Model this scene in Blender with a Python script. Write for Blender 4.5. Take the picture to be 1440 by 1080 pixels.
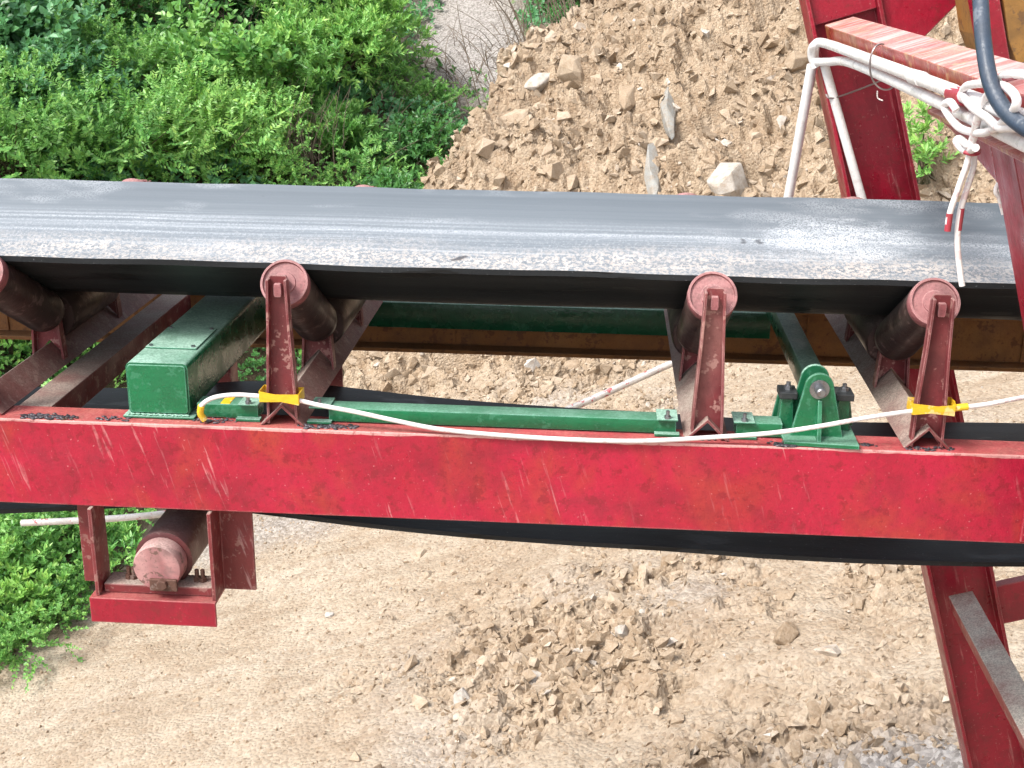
import bpy, math, random
import numpy as np
from mathutils import Matrix, Vector

# ------------------------------------------------------------------ clear
for o in list(bpy.data.objects):
    bpy.data.objects.remove(o, do_unlink=True)
scene = bpy.context.scene
COL = scene.collection
random.seed(7)
RNG = np.random.default_rng(11)

# ------------------------------------------------------------------ camera
CAM = Vector((0.35298, -2.26304, 0.80979))
right = Vector((0.95730, 0.07041, -0.28038))
down = Vector((-0.24445, -0.32061, -0.91513))
fwd = Vector((-0.15433, 0.94459, -0.28970))
cd = bpy.data.cameras.new('camera')
cam = bpy.data.objects.new('camera', cd)
COL.objects.link(cam)
cd.sensor_width = 36.0
cd.lens = 45.0
cd.clip_start = 0.05
cd.clip_end = 2000
m = Matrix((right, -down, -fwd)).transposed().to_4x4()
m.translation = CAM
cam.matrix_world = m
scene.camera = cam

# ------------------------------------------------------------------ sky, sun, exposure
SUN_EL, SUN_AZ = 61.0, 212.0          # azimuth clockwise from +Y
world = bpy.data.worlds.new('World')
scene.world = world
world.use_nodes = True
nt = world.node_tree
bg = nt.nodes['Background']
sky = nt.nodes.new('ShaderNodeTexSky')
sky.sky_type = 'NISHITA'
sky.sun_disc = False
sky.sun_elevation = math.radians(SUN_EL)
sky.sun_rotation = math.radians(SUN_AZ)
sky.air_density = 1.0
sky.dust_density = 5.0
sky.ozone_density = 1.0
hs = nt.nodes.new('ShaderNodeHueSaturation')      # bright thin overcast: paler than a clear sky
hs.inputs['Saturation'].default_value = 0.45
nt.links.new(sky.outputs[0], hs.inputs['Color'])
nt.links.new(hs.outputs[0], bg.inputs['Color'])
bg.inputs['Strength'].default_value = 0.15
sd = bpy.data.lights.new('sun', 'SUN')
sd.energy = 1.9
sd.angle = math.radians(16)
sd.color = (1.0, 0.96, 0.9)
sun = bpy.data.objects.new('sun', sd)
COL.objects.link(sun)
el, az = math.radians(SUN_EL), math.radians(SUN_AZ)
sdir = Vector((math.sin(az) * math.cos(el), math.cos(az) * math.cos(el), math.sin(el)))
sun.rotation_euler = sdir.to_track_quat('Z', 'Y').to_euler()
sun.location = (0, 0, 20)
scene.view_settings.view_transform = 'Standard'
scene.view_settings.look = 'None'
scene.view_settings.gamma = 1.0
scene.view_settings.use_curve_mapping = False
scene.view_settings.exposure = 0.95
scene.cycles.adaptive_threshold = 0.02
scene.cycles.max_bounces = 5
scene.cycles.diffuse_bounces = 3
scene.cycles.glossy_bounces = 2
scene.cycles.transmission_bounces = 3

# ------------------------------------------------------------------ frames
PHI = math.radians(17.0)              # the conveyor descends to the right
RC = Matrix.Rotation(PHI, 4, 'Y')     # conveyor axes -> world axes


# ==TERRAIN==
def _hash(ix, iy, seed):
    h = (ix.astype(np.int64) * 374761393 + iy.astype(np.int64) * 668265263 + seed * 982451653) & 0x7fffffff
    h = ((h ^ (h >> 13)) * 1274126177) & 0x7fffffff
    h = ((h ^ (h >> 16)) * 69069) & 0x7fffffff
    return (h & 0xfffff) / float(0xfffff)


def vnoise(x, y, seed=0):
    ix, iy = np.floor(x), np.floor(y)
    fx, fy = x - ix, y - iy
    ux, uy = fx * fx * (3 - 2 * fx), fy * fy * (3 - 2 * fy)
    a, b = _hash(ix, iy, seed), _hash(ix + 1, iy, seed)
    c, d = _hash(ix, iy + 1, seed), _hash(ix + 1, iy + 1, seed)
    return (a * (1 - ux) + b * ux) * (1 - uy) + (c * (1 - ux) + d * ux) * uy


def fbm(x, y, seed=0, oct=4):
    s, a, t = 0.0, 1.0, 0.0
    for k in range(oct):
        s = s + a * (vnoise(x, y, seed + 17 * k) - 0.5)
        t += a
        x, y, a = x * 2.03 + 5.1, y * 2.03 - 3.7, a * 0.5
    return s / t * 2


def worley(x, y, seed=0):
    ix, iy = np.floor(x), np.floor(y)
    f1 = np.full(x.shape, 9.0)
    cid = np.zeros(x.shape)
    ox, oy = np.zeros(x.shape), np.zeros(x.shape)
    for dx in (-1, 0, 1):
        for dy in (-1, 0, 1):
            cx, cy = ix + dx, iy + dy
            px = cx + _hash(cx, cy, seed)
            py = cy + _hash(cx, cy, seed + 5)
            d = np.hypot(px - x, py - y)
            mk = d < f1
            f1 = np.where(mk, d, f1)
            cid = np.where(mk, _hash(cx, cy, seed + 9), cid)
            ox, oy = np.where(mk, x - px, ox), np.where(mk, y - py, oy)
    return f1, cid, ox, oy


def splus(d, k=4.0):
    return np.logaddexp(0, k * d) / k


def smin(a, b, k=3.0):
    return -np.logaddexp(-k * a, -k * b) / k


ROAD = -2.72


def macro(x, y):
    """heights above the road of hill and heap"""
    d1 = -0.923 * (x + 3.1) + 0.385 * (y - 10.8) + 0.35 * fbm(x * .6, y * .6, 3, 2)
    d2 = y - 15.6 - 0.25 * x
    hill = np.minimum(0.85 * splus(d1 - 0.1), 7 + 0.05 * splus(d1))
    hill2 = np.minimum(0.62 * splus(d2), 8 + 0.05 * splus(d2))
    hl = np.maximum(hill, hill2)
    wob = 0.3 * fbm(x * .9, y * .9, 21, 3)
    front = 0.72 * (y - 8.9 + 0.10 * np.sin(x * 1.3)) + wob
    flank = 1.7 * (x + 3.3 - 0.16 * (y - 10.8) + 0.6 * wob)
    cap = np.minimum(2.62 + 0.22 * (x + 1.0), 4.2) + 0.5 * wob
    heap = splus(smin(smin(front, flank), cap), 5.0)
    return hl, heap


def rubble_mask(x, y):
    hl, heap = macro(x, y)
    on_heap = np.clip((heap - np.maximum(hl, 0.08)) * 6, 0, 1)
    p = np.exp(-(((x + 0.35) / 1.35) ** 2 + ((y - 4.3) / 1.15) ** 2))
    p = np.maximum(p, 0.85 * np.exp(-(((x - 1.0) / 1.5) ** 2 + ((y - 4.7) / 1.0) ** 2)))
    p = np.maximum(p, 0.85 * np.exp(-(((x - 0.1) / 1.2) ** 2 + ((y - 2.65) / 0.45) ** 2)))
    p = np.maximum(p, 0.75 * np.exp(-(((x + 1.6) / 2.0) ** 2 + ((y - 8.3) / 1.2) ** 2)))
    p = np.clip(p * (1.05 + 1.6 * fbm(x * 1.7, y * 1.7, 41, 3)), 0, 1)
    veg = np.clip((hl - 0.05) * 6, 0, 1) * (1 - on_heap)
    return np.maximum(on_heap, p * (1 - veg)), veg, on_heap


def height(x, y, detail=True):
    hl, heap = macro(x, y)
    z = ROAD + np.maximum(hl, heap)
    if not detail:
        return z
    rub, veg, oh = rubble_mask(x, y)
    z = z + 0.05 * fbm(x * .8 + .5 * y, y * .8, 5, 4)
    z = z + 0.010 * fbm(x * 9, y * 9, 6, 3)
    z = z + 0.10 * np.exp(-(((x + 0.45) / 0.8) ** 2 + ((y - 4.3) / 0.7) ** 2))
    wx, wy = x + 0.03 * fbm(x * 6, y * 6, 8, 2), y + 0.03 * fbm(x * 6, y * 6, 9, 2)
    gul = np.abs(fbm(x * 1.1 + 2.0, y * 1.1, 61, 3))
    z = z + oh * (0.55 * gul + 0.22 * fbm(x * 2.6, y * 2.6, 63, 3) - 0.15)
    # angular relief: tilted facets of three sizes
    for fr, amp, sd, lo in ((2.6, 0.13, 1, 0.0), (6.0, 0.075, 2, 0.03), (13.0, 0.036, 4, 0.10), (26.0, 0.016, 7, 0.22)):
        f, c, ox, oy = worley(wx * fr, wy * fr * 1.25, sd)
        w = lo + (1 - lo) * rub * (0.62 + 0.38 * oh)
        z = z + w * amp * ((c - 0.5) * 1.1 + 0.9 * np.sin(c * 97.0) * ox + 0.9 * np.cos(c * 61.0) * oy - 0.25 * f)
    return z


# ==END TERRAIN==


# ------------------------------------------------------------------ materials
def new_mat(name):
    mt = bpy.data.materials.new(name)
    mt.use_nodes = True
    n = mt.node_tree
    n.nodes.clear()
    out = n.nodes.new('ShaderNodeOutputMaterial')
    bs = n.nodes.new('ShaderNodeBsdfPrincipled')
    n.links.new(bs.outputs[0], out.inputs['Surface'])
    return mt, n, bs, out


class NB:
    """small node-building helper"""
    def __init__(s, n):
        s.n = n

    def L(s, a, b):
        s.n.links.new(a, b)

    def coord(s, kind='Object', scale=(1, 1, 1), rand=True):
        tc = s.n.nodes.new('ShaderNodeTexCoord')
        src = tc.outputs[kind]
        if kind == 'World':
            pass
        if rand:
            oi = s.n.nodes.new('ShaderNodeObjectInfo')
            mu = s.n.nodes.new('ShaderNodeMath')
            mu.operation = 'MULTIPLY'
            mu.inputs[1].default_value = 13.7
            s.L(oi.outputs['Random'], mu.inputs[0])
            ad = s.n.nodes.new('ShaderNodeVectorMath')
            ad.operation = 'ADD'
            s.L(src, ad.inputs[0])
            s.L(mu.outputs[0], ad.inputs[1])
            src = ad.outputs[0]
        mp = s.n.nodes.new('ShaderNodeMapping')
        mp.inputs['Scale'].default_value = scale
        s.L(src, mp.inputs['Vector'])
        return mp.outputs[0]

    def wcoord(s, scale=(1, 1, 1)):
        g = s.n.nodes.new('ShaderNodeNewGeometry')
        mp = s.n.nodes.new('ShaderNodeMapping')
        mp.inputs['Scale'].default_value = scale
        s.L(g.outputs['Position'], mp.inputs['Vector'])
        return mp.outputs[0]

    def noise(s, vec, scale, detail=4, rough=0.55, dist=0.0):
        t = s.n.nodes.new('ShaderNodeTexNoise')
        t.inputs['Scale'].default_value = scale
        t.inputs['Detail'].default_value = min(detail, 3)
        t.inputs['Roughness'].default_value = rough
        t.inputs['Distortion'].default_value = dist
        s.L(vec, t.inputs['Vector'])
        return t.outputs['Fac']

    def vor(s, vec, scale, feature='F1', out='Distance', rnd=1.0):
        t = s.n.nodes.new('ShaderNodeTexVoronoi')
        t.feature = feature
        t.inputs['Scale'].default_value = scale
        t.inputs['Randomness'].default_value = rnd
        s.L(vec, t.inputs['Vector'])
        return t.outputs[out]

    def ramp(s, fac, *stops):
        r = s.n.nodes.new('ShaderNodeValToRGB')
        e = r.color_ramp.elements
        while len(e) < len(stops):
            e.new(0.5)
        for i, (p, c) in enumerate(stops):
            e[i].position = p
            e[i].color = (c, c, c, 1) if isinstance(c, (int, float)) else (*c, 1)
        s.L(fac, r.inputs['Fac'])
        return r.outputs['Color']

    def mix(s, fac, a, b, mode='MIX'):
        x = s.n.nodes.new('ShaderNodeMix')
        x.data_type = 'RGBA'
        x.blend_type = mode
        x.clamp_factor = True
        for sock, val in ((x.inputs['Factor'], fac), (x.inputs['A'], a), (x.inputs['B'], b)):
            if isinstance(val, (int, float)):
                sock.default_value = val
            elif isinstance(val, tuple):
                sock.default_value = (*val, 1)
            else:
                s.L(val, sock)
        return x.outputs['Result']

    def math(s, op, a, b=0.0):
        x = s.n.nodes.new('ShaderNodeMath')
        x.operation = op
        for i, v in enumerate((a, b)):
            if isinstance(v, (int, float)):
                x.inputs[i].default_value = v
            else:
                s.L(v, x.inputs[i])
        return x.outputs[0]

    def upface(s, lo=0.3, hi=0.9):
        g = s.n.nodes.new('ShaderNodeNewGeometry')
        sp = s.n.nodes.new('ShaderNodeSeparateXYZ')
        s.L(g.outputs['Normal'], sp.inputs[0])
        return s.ramp(sp.outputs['Z'], (lo, 0.0), (hi, 1.0))

    def bump(s, bs, h, strength=0.3, dist=0.01, prev=None):
        b = s.n.nodes.new('ShaderNodeBump')
        b.inputs['Strength'].default_value = strength
        b.inputs['Distance'].default_value = dist
        s.L(h, b.inputs['Height'])
        if prev is not None:
            s.L(prev, b.inputs['Normal'])
        s.L(b.outputs[0], bs.inputs['Normal'])
        return b.outputs[0]


def paint(name, base, alt, chip=(0.2, 0.1, 0.07), chip_amt=0.5, dust=(0.30, 0.25, 0.20), dust_amt=0.0,
          rough=0.42, streak=None, streak_amt=0.0, patch=None, patch_amt=0.0, metal=0.0, edge=None, wear=None, grime=0.5):
    mt, n, bs, out = new_mat(name)
    b = NB(n)
    v = b.coord('Object')
    c = b.mix(b.ramp(b.noise(v, 5, 5), (0.35, 0.0), (0.65, 1.0)), base, alt)
    if patch:
        pn = b.noise(b.wcoord((1, 1, 0.7)), 5.5, 6, 0.65, 0.6)
        c = b.mix(b.math('MULTIPLY', b.ramp(pn, (0.52, 0.0), (0.68, 1.0)), patch_amt), c, patch)
    # fine blotches
    c = b.mix(b.math('MULTIPLY', b.ramp(b.noise(v, 60, 4, 0.7), (0.45, 0.0), (0.75, 1.0)), 0.35), c, tuple(x * 0.55 for x in base))
    if streak:
        sv = b.wcoord((90, 90, 7))
        s1 = b.ramp(b.noise(sv, 1.0, 3, 0.6, 0.3), (0.60, 0.0), (0.70, 1.0))
        gate = b.ramp(b.noise(b.wcoord((1, 1, 0.3)), 3.6, 4), (0.48, 0.0), (0.62, 1.0))
        tone = b.ramp(b.noise(b.wcoord((40, 40, 2.5)), 1.0, 4, 0.6), (0.3, 0.0), (0.7, 1.0))
        c = b.mix(b.math('MULTIPLY', tone, 0.3), c, tuple(x * 0.62 for x in base))
        c = b.mix(b.math('MULTIPLY', b.math('MULTIPLY', s1, gate), streak_amt), c, streak)
        sp = b.ramp(b.noise(b.wcoord(), 150, 2, 0.5), (0.68, 0.0), (0.74, 1.0))
        c = b.mix(b.math('MULTIPLY', sp, streak_amt * 0.8), c, streak)
    if edge:      # worn paint and edge highlight, both painted pale along the top arris
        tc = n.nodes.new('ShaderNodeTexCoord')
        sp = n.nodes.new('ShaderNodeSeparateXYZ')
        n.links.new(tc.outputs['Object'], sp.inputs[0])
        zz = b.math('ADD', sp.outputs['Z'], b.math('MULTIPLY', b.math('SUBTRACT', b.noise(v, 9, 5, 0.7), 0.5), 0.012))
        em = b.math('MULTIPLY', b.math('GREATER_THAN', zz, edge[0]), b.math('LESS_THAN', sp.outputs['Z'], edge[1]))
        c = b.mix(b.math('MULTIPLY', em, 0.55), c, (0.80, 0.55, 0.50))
    # grime: broad dark stains and a grain of fine dark flecks
    gm = b.ramp(b.noise(v, 11, 6, 0.7, 0.4), (0.48, 0.0), (0.66, 1.0))
    c = b.mix(b.math('MULTIPLY', gm, grime), c, tuple(x * 0.35 + 0.008 for x in base))
    fl = b.ramp(b.noise(v, 170, 3, 0.75), (0.55, 0.0), (0.63, 1.0))
    c = b.mix(b.math('MULTIPLY', fl, grime * 0.7), c, tuple(x * 0.4 + 0.006 for x in base))
    if wear:      # paint rubbed pale on the arrises
        bv = n.nodes.new('ShaderNodeBevel')
        bv.samples = 2
        bv.inputs['Radius'].default_value = 0.0035
        gg = n.nodes.new('ShaderNodeNewGeometry')
        dt = n.nodes.new('ShaderNodeVectorMath')
        dt.operation = 'DOT_PRODUCT'
        n.links.new(bv.outputs[0], dt.inputs[0])
        n.links.new(gg.outputs['Normal'], dt.inputs[1])
        em = b.ramp(dt.outputs['Value'], (0.86, 1.0), (0.985, 0.0))
        em = b.math('MULTIPLY', em, b.ramp(b.noise(v, 22, 4, 0.7), (0.38, 0.15), (0.58, 1.0)))
        c = b.mix(b.math('MULTIPLY', em, 0.8), c, wear)
    ch = b.ramp(b.noise(v, 30, 6, 0.75), (0.575, 0.0), (0.62, 1.0))
    c = b.mix(b.math('MULTIPLY', ch, chip_amt), c, chip)
    rgh = b.ramp(b.noise(v, 14, 5), (0.3, rough - 0.1), (0.7, min(1, rough + 0.18)))
    if dust_amt > 0:
        du = b.math('MULTIPLY', b.upface(0.25, 0.75), b.ramp(b.noise(v, 9, 6, 0.7), (0.3, 0.45), (0.6, 1.0)))
        du = b.math('MULTIPLY', du, dust_amt)
        grit = b.mix(b.ramp(b.noise(v, 220, 3, 0.7), (0.4, 0.0), (0.6, 1.0)), tuple(x * 0.7 for x in dust), tuple(x * 1.2 for x in dust))
        c = b.mix(du, c, grit)
        rgh = b.mix(du, rgh, (0.9, 0.9, 0.9))
    n.links.new(c, bs.inputs['Base Color'])
    n.links.new(rgh, bs.inputs['Roughness'])
    bs.inputs['Metallic'].default_value = metal
    b.bump(bs, b.noise(v, 70, 3, 0.75), 0.28, 0.004)
    return mt


M = {}
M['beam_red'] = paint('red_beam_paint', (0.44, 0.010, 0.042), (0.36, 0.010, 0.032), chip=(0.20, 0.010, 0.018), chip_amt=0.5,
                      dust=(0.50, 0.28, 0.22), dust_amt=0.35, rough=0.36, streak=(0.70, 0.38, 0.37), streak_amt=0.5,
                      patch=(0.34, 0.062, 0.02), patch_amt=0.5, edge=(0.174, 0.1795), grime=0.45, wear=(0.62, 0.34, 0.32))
M['post_red'] = paint('red_post_paint', (0.35, 0.008, 0.030), (0.27, 0.008, 0.025), chip=(0.16, 0.02, 0.02), chip_amt=0.4,
                      dust=(0.42, 0.25, 0.2), dust_amt=0.35, rough=0.33, streak=(0.55, 0.28, 0.26), streak_amt=0.5, wear=(0.50, 0.20, 0.20), grime=0.45)
M['cross_red'] = paint('scuffed_red_paint', (0.38, 0.020, 0.032), (0.34, 0.06, 0.03), chip=(0.50, 0.30, 0.14), chip_amt=0.7,
                       dust=(0.58, 0.36, 0.33), dust_amt=0.55, rough=0.32, streak=(0.6, 0.42, 0.22), streak_amt=0.8,
                       patch=(0.36, 0.20, 0.07), patch_amt=0.7, wear=(0.7, 0.5, 0.45))


def sheen_stripes(mt):
    """pale scratches and wet reflections painted across the upper face of the cross beam"""
    n = mt.node_tree
    b = NB(n)
    bs = [q for q in n.nodes if q.type == 'BSDF_PRINCIPLED'][0]
    old = bs.inputs['Base Color'].links[0].from_socket
    st = b.ramp(b.noise(b.wcoord((7, 34, 9)), 1.0, 4, 0.6, 0.5), (0.47, 0.0), (0.62, 1.0))
    f = b.math('MULTIPLY', b.math('MULTIPLY', st, b.upface(0.6, 0.9)), 0.42)
    n.links.new(b.mix(f, old, (0.82, 0.70, 0.68)), bs.inputs['Base Color'])  # wet reflections and scratches go into the top face colour


sheen_stripes(M['cross_red'])
M['tie_dusty'] = paint('red_paint_under_grey_dust', (0.36, 0.05, 0.05), (0.26, 0.03, 0.03), chip=(0.5, 0.3, 0.28), chip_amt=0.5,
                       dust=(0.62, 0.57, 0.50), dust_amt=1.0, rough=0.5, streak=(0.6, 0.4, 0.38), streak_amt=0.6)
M['dull_red'] = paint('dull_oxide_red_paint', (0.20, 0.026, 0.030), (0.15, 0.024, 0.024), chip=(0.34, 0.20, 0.17), chip_amt=0.5,
                      dust=(0.33, 0.275, 0.235), dust_amt=0.95, rough=0.5, streak=(0.42, 0.27, 0.26), streak_amt=0.6, wear=(0.42, 0.22, 0.21))
M['bracket_red'] = paint('worn_bracket_paint', (0.20, 0.026, 0.034), (0.13, 0.024, 0.026), chip=(0.42, 0.24, 0.21), chip_amt=0.65,
                         dust=(0.40, 0.28, 0.24), dust_amt=0.4, rough=0.45, streak=(0.45, 0.30, 0.28), streak_amt=0.5, wear=(0.52, 0.30, 0.29), patch=(0.30, 0.16, 0.14), patch_amt=0.5)
M['cap_pink'] = paint('dusty_pink_red_paint', (0.25, 0.070, 0.078), (0.34, 0.14, 0.145), chip=(0.14, 0.05, 0.05), chip_amt=0.6,
                      dust=(0.42, 0.28, 0.26), dust_amt=0.5, rough=0.6, wear=(0.55, 0.32, 0.32), grime=0.7)
M['return_cap'] = paint('chalky_pink_red_paint', (0.46, 0.26, 0.25), (0.28, 0.07, 0.08), chip=(0.10, 0.06, 0.045), chip_amt=0.8,
                        dust=(0.5, 0.36, 0.33), dust_amt=0.6, rough=0.6, grime=0.8, patch=(0.22, 0.04, 0.05), patch_amt=0.9)
M['roller'] = paint('rubbed_roller_steel', (0.075, 0.038, 0.036), (0.05, 0.035, 0.033), chip=(0.2, 0.13, 0.12), chip_amt=0.5,
                    dust=(0.14, 0.12, 0.11), dust_amt=0.6, rough=0.38, metal=0.25)
M['roller_red'] = paint('dark_red_roller_steel', (0.12, 0.028, 0.030), (0.08, 0.03, 0.03), chip=(0.2, 0.13, 0.12), chip_amt=0.5,
                        dust=(0.2, 0.16, 0.15), dust_amt=0.5, rough=0.4, metal=0.15)
M['green'] = paint('green_gloss_paint', (0.012, 0.13, 0.055), (0.010, 0.105, 0.045), chip=(0.06, 0.24, 0.14), chip_amt=0.35,
                   dust=(0.36, 0.55, 0.46), dust_amt=0.75, rough=0.2, wear=(0.12, 0.36, 0.26), grime=0.35)  # pale dust tint also paints the sky's reflection on upward faces
M['green_bright'] = paint('bright_green_gloss_paint', (0.008, 0.16, 0.06), (0.012, 0.12, 0.05), chip=(0.08, 0.28, 0.17), chip_amt=0.3,
                          dust=(0.28, 0.46, 0.38), dust_amt=0.45, rough=0.22, wear=(0.22, 0.50, 0.40), grime=0.3)
M['orange'] = paint('orange_brown_primer', (0.38, 0.165, 0.045), (0.31, 0.12, 0.032), chip=(0.09, 0.03, 0.015), chip_amt=0.5,
                    dust=(0.30, 0.19, 0.11), dust_amt=0.6, rough=0.55)
M['box_yellow'] = paint('stained_yellow_paint', (0.30, 0.15, 0.035), (0.22, 0.12, 0.04), chip=(0.09, 0.05, 0.03), chip_amt=0.6,
                        dust=(0.3, 0.22, 0.16), dust_amt=0.3, rough=0.5)
M['steel'] = paint('bare_bolt_steel', (0.32, 0.33, 0.35), (0.24, 0.25, 0.28), chip=(0.2, 0.13, 0.1), chip_amt=0.4, rough=0.34, metal=0.85)
M['black_block'] = paint('dark_bearing_rubber', (0.02, 0.025, 0.028), (0.03, 0.034, 0.036), chip=(0.08, 0.09, 0.09), chip_amt=0.3, rough=0.5)
M['weld'] = paint('burnt_weld_metal', (0.06, 0.055, 0.065), (0.13, 0.12, 0.14), chip=(0.2, 0.12, 0.08), chip_amt=0.6, rough=0.4, metal=0.5)
M['rust'] = paint('rusty_bolt_steel', (0.11, 0.055, 0.04), (0.16, 0.08, 0.06), chip=(0.26, 0.2, 0.18), chip_amt=0.5, rough=0.6, metal=0.3)
M['pvc'] = paint('white_pvc', (0.78, 0.77, 0.76), (0.72, 0.71, 0.70), chip=(0.55, 0.45, 0.4), chip_amt=0.25, rough=0.32, grime=0.12)
M['pvc_marked'] = paint('paint_marked_white_pvc', (0.70, 0.68, 0.67), (0.62, 0.6, 0.58), chip=(0.45, 0.02, 0.04), chip_amt=0.9, rough=0.35)
M['cable'] = paint('white_cable_sheath', (0.78, 0.76, 0.75), (0.70, 0.68, 0.68), chip=(0.5, 0.08, 0.1), chip_amt=0.25, rough=0.4, grime=0.12)
M['hose'] = paint('blue_grey_hose', (0.020, 0.038, 0.068), (0.03, 0.05, 0.08), chip=(0.3, 0.32, 0.34), chip_amt=0.3, dust=(0.2, 0.22, 0.25), dust_amt=0.2, rough=0.35)
M['tape'] = paint('yellow_tape', (0.80, 0.52, 0.03), (0.72, 0.44, 0.02), chip=(0.8, 0.7, 0.4), chip_amt=0.5, rough=0.35, grime=0.12)
M['red_tape'] = paint('red_tape', (0.38, 0.04, 0.06), (0.30, 0.03, 0.05), rough=0.35, chip_amt=0.1, grime=0.12)
M['wire'] = paint('thin_wire', (0.35, 0.3, 0.29), (0.25, 0.2, 0.2), rough=0.4, metal=0.6, chip_amt=0.1)


def belt_mats():
    # carrying side: black rubber under a film of grey dust, streaked along the run, grit in the trough
    mt, n, bs, out = new_mat('dusty_belt_rubber')
    b = NB(n)
    v = b.coord('Object', rand=False)
    sx = b.coord('Object', (0.22, 34, 34), rand=False)
    fine = b.noise(v, 260, 3, 0.7)
    tc = n.nodes.new('ShaderNodeTexCoord')
    sp = n.nodes.new('ShaderNodeSeparateXYZ')
    n.links.new(tc.outputs['Object'], sp.inputs[0])
    y = sp.outputs['Y']
    film = b.ramp(b.noise(sx, 1.0, 6, 0.7), (0.3, 0.0), (0.75, 1.0))
    c = b.mix(film, (0.125, 0.150, 0.175), (0.205, 0.235, 0.265))
    c = b.mix(b.math('MULTIPLY', b.ramp(y, (0.78, 0.0), (0.87, 1.0)), 0.45), c, (0.062, 0.080, 0.098))
    gx_ = b.math('MULTIPLY', b.math('SUBTRACT', sp.outputs['X'], 0.66), 4.5)
    gy_ = b.math('MULTIPLY', b.math('SUBTRACT', y, 0.775), 14.0)
    rad = b.math('ADD', b.math('MULTIPLY', gx_, gx_), b.math('MULTIPLY', gy_, gy_))
    rad = b.math('ADD', rad, b.math('MULTIPLY', b.math('SUBTRACT', b.noise(b.coord('Object', (1, 4, 4), rand=False), 9, 3, 0.75), 0.5), 2.6))
    pat = b.math('MULTIPLY', b.ramp(rad, (0.0, 1.0), (1.0, 0.0)), b.ramp(fine, (0.42, 0.0), (0.52, 1.0)))
    c = b.mix(b.math('MULTIPLY', pat, 0.7), c, (0.58, 0.62, 0.66))
    blot = b.ramp(b.noise(b.coord('Object', (1.6, 6, 6), rand=False), 1.3, 3, 0.65), (0.52, 0.0), (0.72, 1.0))
    c = b.mix(b.math('MULTIPLY', b.math('MULTIPLY', blot, b.ramp(fine, (0.42, 0.0), (0.55, 1.0))), 0.6), c, (0.50, 0.53, 0.56))
    wob = b.math('MULTIPLY', b.math('SUBTRACT', b.noise(b.coord('Object', (1.2, 5, 5), rand=False), 2.0, 4), 0.5), 0.07)
    yy = b.math('ADD', y, wob)
    # rubbed pale streak band just above the trough fold
    band = b.math('MULTIPLY', b.ramp(yy, (0.70, 0.0), (0.735, 1.0), (0.785, 0.8), (0.825, 0.0)),
                  b.ramp(b.noise(b.coord('Object', (0.3, 110, 60), rand=False), 1.0, 5, 0.7), (0.5, 0.0), (0.66, 1.0)))
    c = b.mix(b.math('MULTIPLY', b.math('MULTIPLY', band, b.ramp(fine, (0.40, 0.1), (0.55, 1.0))), 0.62), c, (0.52, 0.56, 0.60))
    fleck = b.ramp(b.noise(v, 150, 3, 0.75), (0.54, 0.0), (0.60, 1.0))
    bandf = b.ramp(yy, (0.70, 1.0), (0.76, 0.5), (0.83, 0.0))
    c = b.mix(b.math('MULTIPLY', b.math('MULTIPLY', fleck, bandf), 0.55), c, (0.42, 0.43, 0.45))
    # grit lying in the trough
    g1 = b.ramp(yy, (0.700, 1.0), (0.752, 0.0))
    grit = b.ramp(b.noise(v, 105, 3, 0.75), (0.47, 0.0), (0.53, 1.0))
    gcol = b.mix(b.noise(v, 60, 3), (0.34, 0.285, 0.25), (0.62, 0.60, 0.57))
    c = b.mix(b.math('MULTIPLY', g1, b.math('ADD', b.math('MULTIPLY', b.math('MULTIPLY', grit, b.ramp(b.noise(b.coord('Object', (1, 2.5, 2), rand=False), 7, 3, 0.7), (0.3, 0.25), (0.6, 1.0))), 0.9), 0.05)), c, gcol)
    # damp dark blots
    wet = b.math('MULTIPLY', b.ramp(b.noise(b.coord('Object', (1.0, 2.2, 2), rand=False), 5.5, 5, 0.6), (0.70, 0.0), (0.72, 1.0)), 0.8)
    c = b.mix(wet, c, (0.02, 0.022, 0.03))
    n.links.new(c, bs.inputs['Base Color'])
    n.links.new(b.ramp(fine, (0.3, 0.36), (0.7, 0.6)), bs.inputs['Roughness'])
    b.bump(bs, b.mix(g1, b.noise(sx, 1.5, 3), b.noise(v, 150, 4, 0.8)), 0.35, 0.004)
    M['belt_top'] = mt
    mt, n, bs, out = new_mat('clean_black_belt_rubber')
    b = NB(n)
    v = b.coord('Object', rand=False)
    c = b.mix(b.ramp(b.noise(b.coord('Object', (1, 12, 12), rand=False), 2, 5, 0.6), (0.35, 0.0), (0.7, 1.0)), (0.009, 0.011, 0.013), (0.022, 0.026, 0.030))
    spk = b.ramp(b.noise(v, 190, 2), (0.7, 0.0), (0.75, 1.0))
    c = b.mix(b.math('MULTIPLY', spk, 0.3), c, (0.3, 0.32, 0.33))
    wet = b.ramp(b.noise(b.coord('Object', (1.0, 3, 6), rand=False), 5, 4, 0.6), (0.60, 0.0), (0.63, 1.0))
    c = b.mix(wet, c, (0.006, 0.007, 0.008))
    bs.inputs['Specular IOR Level'].default_value = 0.3
    n.links.new(c, bs.inputs['Base Color'])
    n.links.new(b.mix(wet, (0.5, 0.5, 0.5), (0.38, 0.38, 0.38)), bs.inputs['Roughness'])
    b.bump(bs, b.noise(v, 120, 3), 0.15, 0.003)
    M['belt_under'] = mt


belt_mats()


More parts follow.
